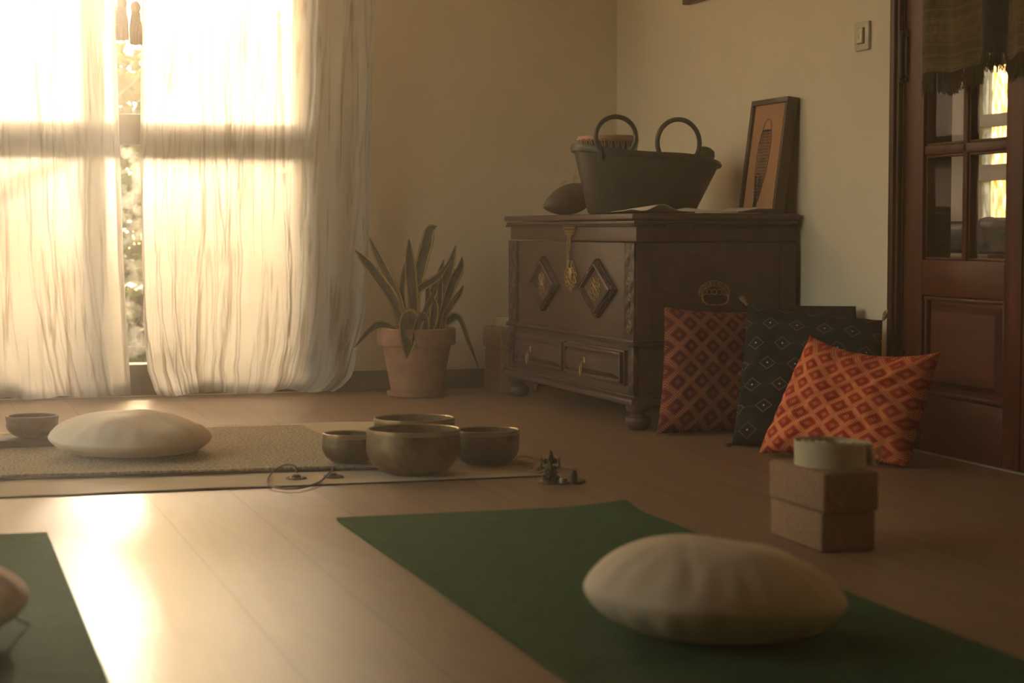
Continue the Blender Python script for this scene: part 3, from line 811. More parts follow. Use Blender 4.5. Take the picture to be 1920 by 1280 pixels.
# tingsha cymbals
tg = thing('tingsha_cymbals', (-1.68, -2.47, .0035), 'pair of small bronze cymbals joined by a dark cord on the cream cloth', 'cymbals')
M['tingsha'] = bronze('cymbal_bronze', (.05, .04, .022), (.14, .11, .055), .4, 3)
M['cord'] = simple('leather_cord', (.05, .025, .016), .6)
def cym(x, y, rz, tilt=0):
    bm = bmesh.new(); rr = .0268
    lathe(bm, [(0, .0125), (.006, .0120), (.0105, .0095), (.0128, .0055), (.018, .0045), (rr - .002, .0035), (rr, .0022), (rr, .0), (.012, .001), (0, .006)], 40)
    for k in range(20):
        a = 2 * PI * k / 20; ball(bm, ((rr - .005) * math.cos(a), (rr - .005) * math.sin(a), .0046), .0021, 1.3, 1.3, .8, 1)
    o = obj('cymbal', bm, M['tingsha'], tg); o.location = (x, y, 0); o.rotation_euler = (tilt, 0, rz)
ca = at_z(557, 899, .004); cb = at_z(626, 896, .004); O = Vector((-1.68, -2.47, .0035))
cym(ca.x - O.x, ca.y - O.y + .012, 0); cym(cb.x - O.x, cb.y - O.y + .012, .3)
cp = [(556, 884, .017), (552, 873, .030), (536, 871, .03), (519, 878, .02), (508, 888, .010), (501, 902, .004), (507, 911, .003), (530, 916, .003), (562, 915, .003), (590, 907, .004), (606, 898, .006), (617, 886, .015), (625, 882, .018)]
bm = bmesh.new(); tube(bm, smooth_path([at_z(x, y, z + .003) - O for x, y, z in cp], 6), .0023, 8)
ball(bm, at_z(557, 882, .018) - O, .006, sub=1); ball(bm, at_z(626, 880, .02) - O, .006, sub=1)
obj('cord', bm, M['cord'], tg)

# ------------------------------------------------------------------ figurine on a wood slice
fc = at_z(1050, 903, .0)
fg = tag(obj('wood_slice', bm_ := (lambda b: (lathe(b, [(0, 0), (.047, 0), (.0505, .0025), (.051, .006), (.047, .0085), (0, .0085)], 56, sx=1.14, sy=.95), b)[1])(bmesh.new()), simple('pale_wood_slice', (.20, .15, .08), .8, var=.25, vscale=40)), 'thin oval wood slice tray under the seated figurine on the floor', 'tray')
fg.location = (fc.x, fc.y - .008, 0); fg.rotation_euler = (0, 0, -YAW)
fx = at_z(1032, 908, .0085)
st = thing('elephant_figurine', (fx.x, fx.y, .0088), 'small dark bronze seated elephant-headed figurine on the wood slice', 'figurine')
M['statue'] = bronze('statue_bronze', (.04, .03, .015), (.13, .095, .04), .45, 4)
bm = bmesh.new(); B = lambda *a, **k: ball(bm, *a, **k)
s = .001
lathe(bm, [(0, 0), (.018, 0), (.019, .003), (.016, .006), (.018, .009), (.014, .013), (0, .013)], 28, sx=1.05, sy=.8)   # lotus pedestal
B((0, 0, .024), .0115, 1.15, .95, 1.1)                     # belly
B((0, 0, .036), .009, 1.2, .85, .9)                        # chest
for sg in (-1, 1):
    tube(bm, smooth_path([(sg * .006, 0, .018), (sg * .017, -.004, .017), (sg * .013, -.010, .015), (sg * .002, -.012, .015)], 5), lambda t: .0058 - .0025 * t, 8)   # crossed leg
    tube(bm, smooth_path([(sg * .008, .001, .040), (sg * .016, .001, .037), (sg * .0205, 0, .043), (sg * .0195, -.001, .054)], 5), lambda t: .0034 - .0012 * t, 8)   # upper arm raised
    B((sg * .0197, -.001, .0565), .0028, .8, .7, 1.6)
    tube(bm, [(sg * .0197, -.001, .058), (sg * .0205, -.001, .064)], lambda t: .0012, 5)
    tube(bm, smooth_path([(sg * .008, -.002, .037), (sg * .013, -.004, .029), (sg * .012, -.010, .025), (sg * .008, -.012, .027)], 5), lambda t: .0032 - .001 * t, 8)  # lower arm
    B((sg * .0105, .001, .053), .0066, .9, .35, 1.05)        # ear
    B((sg * .0042, -.0068, .0545), .0013, sub=1)             # eye
    tube(bm, [(sg * .003, -.0075, .047), (sg * .005, -.0105, .0445)], lambda t: .0011 * (1.2 - t), 5)   # tusk
B((0, 0, .052), .0088, .95, .9, .95)                       # head
tube(bm, smooth_path([(0, -.007, .050), (0, -.0115, .042), (.0015, -.0125, .034), (.005, -.0125, .029), (.0085, -.0125, .0315)], 6), lambda t: .0038 - .0022 * t, 8)   # trunk
lathe(bm, [(.0, .0), (.0088, 0), (.0092, .003), (.007, .005), (.0075, .008), (.005, .011), (.0053, .014), (.0028, .018), (0, .024)], 20, c=(0, 0, .057))   # crown
tube(bm, [(.013 * math.cos(a), .004, .046 + .016 * math.sin(a)) for a in [PI * k / 14 for k in range(15)]], .0016, 6)     # halo
o = obj('figure_body', bm, M['statue'], st)
rm = o.modifiers.new('r', 'REMESH'); rm.mode = 'VOXEL'; rm.voxel_size = .0009; rm.use_smooth_shade = True
o.scale = (1.02, 1.02, 1.02); o.rotation_euler = (0, 0, -YAW)
ic = at_z(1076, 907, .0085)
t = thing('incense_cone', (ic.x, ic.y, .0088), 'small black incense cone holder standing on the wood slice', 'incense holder')
bm = bmesh.new(); lathe(bm, [(0, 0), (.0075, 0), (.008, .003), (.0085, .012), (.0080, .024), (.006, .030), (.003, .032), (0, .0325)], 24); obj('holder', bm, simple('black_stone', (.015, .013, .012), .5), t)
ic = at_z(1057, 905, .0085)
t = thing('tealight_candle', (ic.x, ic.y, .0088), 'tiny pale candle on the wood slice between figurine and incense holder', 'candle')
bm = bmesh.new(); lathe(bm, [(0, 0), (.0095, 0), (.0098, .010), (.0088, .0115), (0, .011)], 24); obj('wax', bm, simple('pale_wax', (.34, .28, .16), .5, var=.1), t)
bm = bmesh.new(); tube(bm, [(0, 0, .0105), (.0005, 0, .016)], .0007, 5); obj('wick', bm, M['iron'], t)

# ------------------------------------------------------------------ cork blocks, strap
def cork(name='cork'):
    T = NT(name); co = T.coord(); n = T.noise(co, 70, 4, .7); v = T.noise(co, 240, 2)
    c = T.mix(T.ramp(n * .6 + v * .4, .36, .64), (.175, .090, .045), (.31, .165, .085))
    return T.end(T.bsdf(c, .85, 0, T.bump(n + v, .4, .0015)))
M['cork'] = cork()
def block(x0, x1, y0, y1, z0, z1, rz, label, group):
    c = ((x0 + x1) / 2, (y0 + y1) / 2)
    o = obj('cork_block', bx(x0 - c[0], x1 - c[0], y0 - c[1], y1 - c[1], 0, z1 - z0, bev=.007, seg=3), M['cork'])
    o.location = (c[0], c[1], z0); o.rotation_euler = (0, 0, rz); return tag(o, label, 'yoga block', group)
# front pair: near-left corner px (1540,1037), right (1648,1032), far-left (1443,1000)
g1 = 'cork blocks stacked on the floor right of the green mat'
block(-.980, -.868, -3.775, -3.54, .0, .0745, R(-1), 'lower cork yoga block of the stack beside the right green mat', g1)
block(-.985, -.869, -3.785, -3.55, .0750, .150, R(.5), 'upper cork yoga block carrying the coiled strap', g1)
def strap_mat():
    T = NT('cotton_webbing'); co = T.coord('Object'); x, y, z = T.xyz(co)
    w_ = ((z * 1600.0).sin() * .5 + .5); n = T.noise(co, 300, 2)
    c = T.mix(n, (.40, .32, .19), (.60, .48, .31))
    return T.end(T.bsdf(c, .95, 0, T.bump(w_ + n, .5, .0012)))
M['strap'] = strap_mat()
def coil(name, c, a, b, turns, z0, hgt, label, rz, th=.0022, bow=.0, ring=True):
    t = thing(name, (c[0], c[1], z0), label, 'strap'); t.rotation_euler = (0, 0, rz)
    V = []; F = []; N = 90 * turns; UV = []
    for i in range(N + 1):
        q = i / 90; an = q * 2 * PI; k = 1 - (q / turns) * .86
        wob = 1 + .02 * noise.noise(Vector((q * 3, 0, 1)))
        cx, cy = a * k * wob * math.cos(an), b * k * wob * math.sin(an)
        dz = bow * (math.cos(an)) * k + .0018 * noise.noise(Vector((q * 2, 5, 1)))
        ln = math.hypot(math.cos(an) / a, math.sin(an) / b); nx_, ny_ = math.cos(an) / a / ln, math.sin(an) / b / ln
        for (o_, z) in ((0, 0), (th, 0), (th, hgt), (0, hgt)):
            V.append((cx - nx_ * o_, cy - ny_ * o_, max(.0, z + (dz if z else 0))))
    for i in range(N):
        for k in range(4):
            F.append((i * 4 + k, i * 4 + (k + 1) % 4, (i + 1) * 4 + (k + 1) % 4, (i + 1) * 4 + k))
    F.append((0, 1, 2, 3)); F.append((N * 4 + 3, N * 4 + 2, N * 4 + 1, N * 4))
    pydata('webbing', V, F, M['strap'], t, smooth=False)
    if ring:
        for dy in (0, .0045):
            bm = bmesh.new(); pts = [(.0022 + 0.0 * k + .006 * math.cos(an_), dy, .018 + .018 * math.sin(an_)) for k, an_ in enumerate([2 * PI * j / 20 for j in range(20)])]
            tube(bm, pts, .0011, 6, closed=True); o = obj('metal_ring', bm, simple('ring_steel', (.7, .66, .58), .3, 1.0), t); o.location = (a + .002, -.012, .0); o.rotation_euler = (0, R(14), .2)
    return t
sp = at_z(1567, 868, .152)
coil('yoga_strap', (-.905, -3.66), 0.078, .092, 5, .1502, .044, 'coiled cream cotton strap with metal rings on the upper cork block', R(-20), bow=-.003)

# blocks behind the chest
g2 = 'cork blocks stacked between the chest and the back wall'
for k, (dx, lb) in enumerate(((0, 'bottom'), (.004, 'middle'), (-.002, 'top'))):
    block(-.545 + dx, -.40 + dx, -.262, -.035, .0802 * k, .0802 * k + .0795, R((0, -.8, .8)[k]), lb + ' cork block of the stack between chest and back wall', g2)
coil('yoga_strap', (-.47, -.15), .062, .085, 5, .2408, .034, 'rolled pale strap on top of the cork blocks behind the chest', 0, ring=False)

# ------------------------------------------------------------------ chest
M['chest'] = wood('chest_wood', (.046, .022, .017), (.095, .052, .042), .36, axis=1, bump=.12)
M['chest_v'] = wood('chest_wood_upright', (.046, .022, .017), (.095, .052, .042), .40, axis=2)
def carved():
    T = NT('carved_wood'); x, y, z = T.xyz(T.coord())
    w_ = ((z * 95.0 + (x + y) * 60.0).sin()) * ((z * 47.0).sin() + (x * 150.0).sin() * .4 + (y * 150.0).sin() * .4); n = T.noise(T.coord(), 60, 3)
    c = T.mix(T.ramp(w_, -.6, .8), (.022, .013, .009), (.075, .045, .032))
    return T.end(T.bsdf(c, .4, 0, T.bump(w_ + n * .4, .9, .004)))
M['carved'] = carved()
M['brass'] = bronze('aged_brass', (.20, .125, .05), (.46, .30, .13), .38, 3)
ch = thing('carved_chest', (-.275, -1.0, 0), 'dark carved wooden chest with brass fittings standing in the corner', 'chest')
O = Vector((-.275, -1.0, 0))
def cpart(name, bm, mat, parent=None, **k):
    p = parent or ch
    xform(bm, Matrix.Translation(-O)); return obj(name, bm, mat, p, **k)
CX0, CX1, CY0, CY1 = -.538, -.02, -1.635, -.365
bm = bmesh.new(); box(bm, CX0, CX1, CY0, CY1, .262, .560, bev=.002); box(bm, CX0 + .004, CX1, CY0 + .004, CY1 - .004, .095, .262)
cpart('body', bm, M['chest'])
# lid
bm = bmesh.new(); box(bm, CX0, CX1, CY0, CY1, .564, .616, bev=.002)
box(bm, CX0 - .012, CX1 + .004, CY0 - .012, CY1 + .012, .616, .626, bev=.003); box(bm, CX0 - .020, CX1 + .006, CY0 - .020, CY1 + .020, .628, .648, bev=.006, seg=3)
lid = cpart('lid', bm, M['chest'])
def bead_row(bm, p, q, r, step, sc3=(1, 1, 1)):
    p, q = Vector(p), Vector(q); n = int((q - p).length / step)
    for k in range(n + 1): ball(bm, p.lerp(q, k / n), r, *sc3, sub=1)
bm = bmesh.new(); bead_row(bm, (CX0 - .013, CY0 - .01, .612), (CX0 - .013, CY1 + .01, .612), .0042, .0105); bead_row(bm, (CX0 - .01, CY0 - .013, .612), (CX1, CY0 - .013, .612), .0042, .0105)
cpart('lid_beading', bm, M['carved'], lid)
lid.parent = ch
# corner stiles with carving (front and end)
for y0, y1 in ((CY0 - .002, CY0 + .082), (CY1 - .094, CY1 + .002)):
    bm = bmesh.new(); box(bm, CX0 - .008, CX0 + .01, y0, y1, .268, .560, bev=.002)
    bz = .29
    while bz < .55:
        ym = (y0 + y1) / 2; ball(bm, (CX0 - .008, ym + .012 * math.sin(bz * 90), bz), .010, .35, 1.3, .8, 1, rot=(.6 * math.sin(bz * 300), 0, 0)); bz += .016
    cpart('corner_stile', bm, M['carved'])
bm = bmesh.new(); box(bm, CX0 - .008, CX0 + .01, CY0, CY0 + .05, .105, .25, bev=.002); cpart('corner_stile', bm, M['carved']); bm = bmesh.new(); box(bm, CX0 - .008, CX0 + .01, CY1 - .05, CY1, .105, .25, bev=.002); cpart('corner_stile', bm, M['carved'])
bm = bmesh.new(); box(bm, CX0, CX0 + .05, CY0 - .004, CY0 + .01, .268, .56, bev=.002); cpart('end_stile', bm, M['chest_v']); bm = bmesh.new(); box(bm, CX1 - .05, CX1, CY0 - .004, CY0 + .01, .268, .56, bev=.002); cpart('end_stile', bm, M['chest_v'])
# mid moulding
bm = bmesh.new(); box(bm, CX0 - .014, CX1, CY0 - .014, CY1 + .014, .262, .270, bev=.003); box(bm, CX0 - .008, CX1, CY0 - .008, CY1 + .008, .252, .262, bev=.002)
bead_row(bm, (CX0 - .013, CY0 - .01, .258), (CX0 - .013, CY1 + .01, .258), .0035, .009)
cpart('mid_moulding', bm, M['chest'])
# base moulding
bm = bmesh.new(); box(bm, CX0 - .010, CX1, CY0 - .010, CY1 + .010, .094, .104, bev=.003); box(bm, CX0 - .022, CX1, CY0 - .022, CY1 + .022, .074, .094, bev=.006, seg=3)
bead_row(bm, (CX0 - .019, CY0 - .015, .098), (CX0 - .019, CY1 + .015, .098), .004, .010)
cpart('base_moulding', bm, M['chest'])
# feet: front bun feet
for (x, y) in ((CX0 + .02, CY0 + .03), (CX0 + .02, CY1 - .03), (CX1 - .05, CY0 + .03), (CX1 - .05, CY1 - .03)):
    bm = bmesh.new(); lathe(bm, [(0, 0), (.022, 0), (.034, .008), (.040, .022), (.037, .036), (.024, .044), (.020, .050), (.034, .056), (.038, .066), (.038, .0745), (0, .0745)], 32, c=(x, y, 0)); cpart('foot', bm, M['chest_v'])
# drawers
for (y0, y1) in ((-1.003, -.470), (-1.560, -1.018)):
    bm = bmesh.new(); z0, z1 = .128, .236
    box(bm, CX0 - .010, CX0 + .012, y0, y1, z0, z1, bev=.002)
    for q in ((y0 + .006, y0 + .018, z0 + .006, z1 - .006), (y1 - .018, y1 - .006, z0 + .006, z1 - .006)): box(bm, CX0 - .022, CX0 - .004, *q, bev=.004)
    for q in ((z0 + .006, z0 + .018), (z1 - .018, z1 - .006)): box(bm, CX0 - .022, CX0 - .004, y0 + .006, y1 - .006, *q, bev=.004)
    o_ = [bm.verts.new((CX0 - .012, y, z)) for y, z in ((y0 + .022, z0 + .02), (y1 - .022, z0 + .02), (y1 - .022, z1 - .02), (y0 + .022, z1 - .02))]
    i_ = [bm.verts.new((CX0 - .028, y, z)) for y, z in ((y0 + .045, z0 + .034), (y1 - .045, z0 + .034), (y1 - .045, z1 - .034), (y0 + .045, z1 - .034))]
    bm.faces.new(i_)
    for k in range(4): bm.faces.new((o_[k], o_[(k + 1) % 4], i_[(k + 1) % 4], i_[k]))
    dr = cpart('drawer', bm, M['chest'])
    ym = -.695 if y0 > -1.01 else -1.258
    bm = bmesh.new(); X = CX0 - .031
    ball(bm, (X, ym, .184), .011, .35, 1, 1, 2); ball(bm, (X, ym - .007, .194), .005, .4, 1, 1, 1); ball(bm, (X, ym + .007, .194), .005, .4, 1, 1, 1); ball(bm, (X - .004, ym, .182), .005, sub=1)
    tube(bm, smooth_path([(X - .008, ym - .002, .180), (X - .012, ym - .009, .165), (X - .013, ym - .006, .146), (X - .013, ym, .141), (X - .013, ym + .006, .146), (X - .012, ym + .009, .165), (X - .008, ym + .002, .180)], 4), .0022, 6)
    ball(bm, (X - .013, ym, .139), .0045, sub=1)
    cpart('drawer_handle', bm, M['brass'], dr)
# diamonds
def rosette(bm, X, y, z, s=1.0, sy=1.0):
    for ring, (rr, n, rad) in enumerate(((.010, 6, .0055), (.021, 10, .0062))):
        for k in range(n):
            a = 2 * PI * k / n + .3 * ring
            cy, cz = y + rr * s * sy * math.cos(a), z + rr * s * 1.25 * math.sin(a)
            tube(bm, [(X, cy + rad * s * math.cos(b) * sy, cz + rad * s * math.sin(b) * 1.15) for b in [2 * PI * j / 10 for j in range(10)]], .0016 * s, 5, closed=True)
    ball(bm, (X, y, z), .006 * s, .6, 1, 1, 2)
for (ym, zm) in ((-.768, .4165), (-1.312, .416)):
    bm = bmesh.new(); hw, hh = .166, .093
    def dia(k, x): return [(x, ym + dy * hw * k, zm + dz * hh * k) for dy, dz in ((0, 1), (1, 0), (0, -1), (-1, 0))]
    levels = [(1.0, CX0 + .001), (1.0, CX0 - .010), (.93, CX0 - .014), (.88, CX0 - .010), (.84, CX0 - .020), (.76, CX0 - .022), (.70, CX0 - .010), (.66, CX0 - .012)]
    rings = [[bm.verts.new(p) for p in dia(k, x)] for k, x in levels]
    for a, b in zip(rings, rings[1:]):
        for k in range(4): bm.faces.new((a[k], a[(k + 1) % 4], b[(k + 1) % 4], b[k]))
    bm.faces.new(rings[-1])
    dm = cpart('diamond_panel', bm, M['chest'], smooth=False)
    bm = bmesh.new(); D = dia(.965, CX0 - .014)
    for k in range(4): bead_row(bm, D[k], D[(k + 1) % 4], .0042, .0105)
    cpart('beading', bm, M['carved'], dm)
    bm = bmesh.new(); rosette(bm, CX0 - .014, ym, zm, 1.12, 1.35); cpart('rosette', bm, M['brass'], dm)
# hasp lock
bm = bmesh.new(); X = CX0 - .006; yl = -1.045
box(bm, X - .006, X, yl - .062, yl + .062, .604, .612, bev=.001)
for k, (z, wd) in enumerate(((.600, .048), (.590, .040), (.580, .026), (.571, .016))):
    for q in range(-2, 3):
        if abs(q) * .02 <= wd: tube(bm, [(X - .003, yl + q * wd * .45 + .010 * math.cos(b), z + .006 * math.sin(b)) for b in [2 * PI * j / 10 for j in range(10)]], .0018, 5, closed=True)
tube(bm, [(X - .004, yl + .010, .585), (X - .006, yl + .010, .50)], .003, 6); tube(bm, [(X - .004, yl - .008, .585), (X - .006, yl - .008, .50)], .003, 6)
box(bm, X - .008, X - .002, yl - .010, yl + .012, .478, .50, bev=.001)
cpart('hasp', bm, M['brass'])
bm = bmesh.new()
for k in range(14):
    a = 2 * PI * k / 14; cy, cz = yl - .010 + .048 * math.cos(a) * (1 if math.sin(a) < .4 else .8), .452 + .040 * math.sin(a)
    tube(bm, [(X - .002, cy + .011 * math.cos(b), cz + .008 * math.sin(b)) for b in [2 * PI * j / 10 for j in range(10)]], .002, 5, closed=True)
for k in range(8):
    a = 2 * PI * k / 8; tube(bm, [(X - .002, yl - .010 + .024 * math.cos(a) + .011 * math.cos(b), .452 + .020 * math.sin(a) + .008 * math.sin(b)) for b in [2 * PI * j / 10 for j in range(10)]], .0022, 5, closed=True)
ball(bm, (X - .003, yl - .01, .458), .018, .25, 1, 1, 2); ball(bm, (X - .002, yl - .012, .404), .008, .3, 1.2, 1, 1)
cpart('lock_plate', bm, M['brass'])
# end drop handle
bm = bmesh.new(); Y = CY0 - .004; xm, zm = -.288, .402
for k in range(12):
    a = PI * k / 11; tube(bm, [(xm + .042 * math.cos(a) + .009 * math.cos(b), Y, zm + .006 + .030 * math.sin(a) + .008 * math.sin(b)) for b in [2 * PI * j / 10 for j in range(10)]], .0018, 5, closed=True)
for k in range(5): tube(bm, [(xm + (k - 2) * .016 + .008 * math.cos(b), Y, zm + .010 + .008 * math.sin(b)) for b in [2 * PI * j / 10 for j in range(10)]], .0018, 5, closed=True)
tube(bm, smooth_path([(xm - .042, Y - .006, zm + .004), (xm - .040, Y - .010, zm - .016), (xm - .022, Y - .012, zm - .028), (xm + .022, Y - .012, zm - .028), (xm + .040, Y - .010, zm - .016), (xm + .042, Y - .006, zm + .004)], 5), .0032, 8)
cpart('side_handle', bm, M['brass'])

# ------------------------------------------------------------------ on the chest
TZ = .6482
M['rubber'] = simple('black_rubber', (.035, .034, .026), .42, var=.25, vscale=14, bump=.35, bscale=50, stretch=(2, 2, .5), bd=.002)
tb = thing('rubber_tub', (-.315, -1.14, TZ), 'black rubber tub with two loop handles on the chest, holding a drum', 'tub')
bm = bmesh.new()
prof = [(0, 0), (.70, 0), (.74, .006), (.99, .175), (1.03, .176), (1.05, .185), (1.03, .196), (.985, .194), (.960, .178), (.72, .010), (0, .008)]
vs = lathe(bm, [(r * .243, z) for r, z in prof], 80, sx=1.0, sy=.66)
for v in bm.verts:
    f = v.co.z / .19
    v.co.z += f * (-.026 * (v.co.x / .243) + .006 * math.sin(v.co.x * 14)) + (0 if f < .05 else 0)
    v.co.x += (1 - f) * -.018
obj('tub_body', bm, M['rubber'], tb, auto=50)
def loop_handle(x, yy, zb, r, hh, rz=0):
    bm = bmesh.new(); pts = []
    for k in range(25):
        a = -R(38) + (PI + R(76)) * k / 24
        pts.append((r * math.cos(a), 0, hh + r * 1.0 * math.sin(a)))
    pts = [(pts[0][0] * .95, 0.004, -.03)] + pts + [(pts[-1][0] * .95, 0.004, -.03)]
    tube(bm, smooth_path(pts, 3), .0076, 10); o = obj('handle', bm, M['rubber'], tb); o.location = (x, yy, zb); o.rotation_euler = (0, 0, rz)
loop_handle(-.150, -.118, .198, .064, .045, R(-12)); loop_handle(.050, -.150, .184, .074, .042, R(4))
# drum in the tub
M['skin'] = simple('drum_skin', (.50, .26, .18), .7, var=.15); M['drum_wood'] = wood('drum_wood', (.045, .02, .012), (.10, .045, .025), .45); M['rope'] = simple('drum_rope', (.48, .30, .22), .9)
dm = thing('djembe_drum', (-.443, -1.122, TZ + .012), 'rope-tensioned hand drum with reddish skin head standing in the rubber tub', 'drum')
bm = bmesh.new(); lathe(bm, [(0, 0), (.050, 0), (.048, .02), (.040, .07), (.048, .11), (.075, .16), (.089, .20), (.091, .232), (0, .232)], 48); obj('drum_shell', bm, M['drum_wood'], dm)
bm = bmesh.new(); lathe(bm, [(.094, .222), (.0965, .228), (.096, .238), (.090, .2415), (0, .2425)], 48); obj('drum_head', bm, M['skin'], dm)
bm = bmesh.new(); tube(bm, [(.0975 * math.cos(a), .0975 * math.sin(a), .229 + .002 * math.sin(a * 24)) for a in [2 * PI * k / 96 for k in range(96)]], .003, 6, closed=True); obj('hoop', bm, M['skin'], dm)
bm = bmesh.new()
for k in range(56):
    a = 2 * PI * k / 56; b = a + (.07 if k % 2 else -.0)
    tube(bm, [(.0985 * math.cos(a), .0985 * math.sin(a), .228), (.093 * math.cos(b), .093 * math.sin(b), .195), (.080 * math.cos(b), .080 * math.sin(b), .160)], .0021, 5)
tag(obj('tension_rope', bm, M['rope'], dm))
# green mallet head standing in the tub
gm = thing('felt_mallet', (-.190, -1.14, TZ + .014), 'green felt headed mallet standing upright in the right end of the tub', 'mallet')
bm = bmesh.new(); lathe(bm, [(0, 0), (.006, 0), (.006, .16), (0, .16)], 12); obj('handle_stick', bm, M['drum_wood'], gm); gm.rotation_euler = (0, R(24), 0)
bm = bmesh.new(); lathe(bm, [(0, .155), (.022, .155), (.029, .165), (.031, .182), (.030, .205), (.024, .218), (.012, .223), (0, .224)], 32); obj('mallet_head', bm, simple('green_felt', (.075, .095, .018), .95, var=.3, vscale=60, bump=.5, bscale=200), gm)
# almond shaped gourd
gd = thing('gourd_rattle', (-.452, -.78, TZ), 'dark pointed gourd rattle lying on the chest left of the tub', 'rattle')
bm = bmesh.new(); pr = []
for k in range(33):
    q = k / 32; pr.append((.052 * math.sin(PI * q) ** .72 if 0 < k < 32 else 0, -.104 + .208 * q))
lathe(bm, pr, 40); xform(bm, Matrix.Translation((0, 0, .0605)) @ Matrix.Rotation(R(16), 4, 'Y').inverted() @ Matrix.Rotation(R(90), 4, 'Y'))
mn = min(v.co.z for v in bm.verts); xform(bm, Matrix.Translation((0, 0, -mn + .0004)))
obj('gourd_body', bm, simple('dark_gourd', (.045, .026, .020), .5, var=.25, vscale=14), gd)
bm = bmesh.new()
for (x0, z0, hh) in ((-.035, .098, .012), (-.028, .102, .016), (-.020, .104, .012), (.012, .108, .028), (.016, .108, .02)):
    tube(bm, smooth_path([(x0, 0, z0 - .012), (x0 - .004, -.002, z0 + hh * .5), (x0 + .003, 0, z0 + hh)], 4), .0011, 5)
    tube(bm, [(x0 + .003, 0, z0 + hh), (x0 + .009, .002, z0 + hh * .8)], .0011, 5)
obj('string_tie', bm, M['rope'], gd)
# papers
M['paper'] = simple('white_paper', (.62, .55, .44), .85, var=.03)
def paper(x0, x1, y0, y1, zf, label, z=TZ):
    V = []; F = []; nx, ny = 40, 12
    for j in range(ny + 1):
        for i in range(nx + 1):
            u, v = i / nx, j / ny; V.append((x0 + (x1 - x0) * u, y0 + (y1 - y0) * v, z + .0006 + zf(u, v)))
    n = nx + 1
    for j in range(ny):
        for i in range(nx): F.append((j * n + i, j * n + i + 1, (j + 1) * n + i + 1, (j + 1) * n + i))
    o = pydata('paper_sheet', V, F, M['paper']); m = o.modifiers.new('s', 'SOLIDIFY'); m.thickness = .0012; m.offset = 1
    tag(o, label, 'paper', 'loose papers on the chest'); return o
paper(-.555, -.515, -1.64, -1.46, lambda u, v: .004 + .006 * (1 - v) * (1 - u) , 'narrow paper scrap on the front left corner of the chest top')
paper(-.500, -.125, -1.615, -1.37, lambda u, v: .004 + .022 * math.exp(-((u - .14) / .10) ** 2) * (1 - .5 * v) + .014 * math.exp(-((u - .62) / .13) ** 2) * v + .014 * max(0, (u - .72) / .28) ** 2, 'long curled white sheet on the chest in front of the tub')
paper(-.36, -.135, -1.632, -1.42, lambda u, v: .0001 + .0 * u, 'flat paper sheet under the curled sheet on the chest', z=TZ)

# framed bird drawing leaning on the wall
fr = thing('framed_drawing', (-.088, -1.488, TZ), 'framed ink drawing of a bird on orange paper leaning on the wall', 'picture')
lean = math.atan(.047 / .366)
M['frame_dark'] = wood('dark_frame_wood', (.045, .024, .013), (.10, .055, .032), .38)
def fpart(name, bm, mat, **k):
    xform(bm, Matrix.Rotation(lean, 4, 'Y')); return obj(name, bm, mat, fr, **k)
hw, hh = .134, .360
bm = bmesh.new()
for q in ((-hw, hw, 0, .016), (-hw, hw, hh - .016, hh), (-hw, -hw + .016, .016, hh - .016), (hw - .016, hw, .016, hh - .016)): box(bm, 0, .036, *q, bev=.0015)
fpart('frame', bm, M['frame_dark'])
fpart('orange_paper', bx(.010, .0125, -hw + .014, hw - .014, .014, hh - .014), simple('orange_paper', (.42, .205, .10), .8, var=.08, vscale=5), smooth=False)
bm = bmesh.new(); XX = .0092; rd = random.Random(4)
def ink(pts, r=.0007): tube(bm, [(XX, y, z) for y, z in pts], r, 4)
# the drawing leans from upper right to lower left as seen; y decreases to the right of the viewer
def bd(u, v): # u across (-1..1, + to viewer's right), v 0 bottom..1 top
    zc = .040 + v * .245; off = (-.012 + .052 * v * 0.55) ; wd = .046 * interp([(-.3, .2), (0, .30), (.15, .55), (.4, .92), (.7, 1.0), (.85, .82), (1.0, .50), (1.1, .4)])(v)
    return (.028 - .021 * v - u * wd, zc)
for sgn in (-1, 1): ink([bd(sgn, v / 30) for v in range(0, 31)], .0008)
ink([bd(.97 * math.cos(a), 1.0 + .05 * math.sin(a)) for a in [PI * k / 12 for k in range(13)]], .0008)
for row in range(22):
    v = .10 + .82 * row / 21; m = 5 + (row % 2)
    for k in range(m):
        u = -.85 + 1.7 * (k + .5) / m
        ink([bd(u + .17 * math.cos(a), v + .030 * math.sin(a)) for a in [PI + PI * j / 6 for j in range(7)]], .0005 + .0003 * rd.random())
        ink([bd(u, v), bd(u + .04, v - .028)], .0005)
for k in range(26):
    u = rd.uniform(-.9, .9); v = rd.uniform(.02, .35); ink([bd(u, v), bd(u * .8 + rd.uniform(-.1, .1), v - rd.uniform(.06, .16))], .0006)
for k in range(7): ink([bd(-.5 + .3 * (k / 6), .14), bd(-1.4 + .35 * k, -.08 - .02 * (k % 3))], .0007)
for (u, v, r_) in ((.1, .53, .0055), (-.35, .36, .0045), (.2, .90, .004)):
    y, z = bd(u, v); ink([(y + r_ * math.cos(a), z + r_ * math.sin(a)) for a in [2 * PI * j / 12 for j in range(13)]], .0007)
ink([bd(-.5, .9), bd(-.95, .86), bd(-.55, .84)], .0008)
ink([(-.072, .036), (-.078, .038), (-.083, .034), (-.089, .037), (-.095, .034)], .0004)
fpart('ink_drawing', bm, simple('ink', (.03, .018, .012), .7), smooth=False)

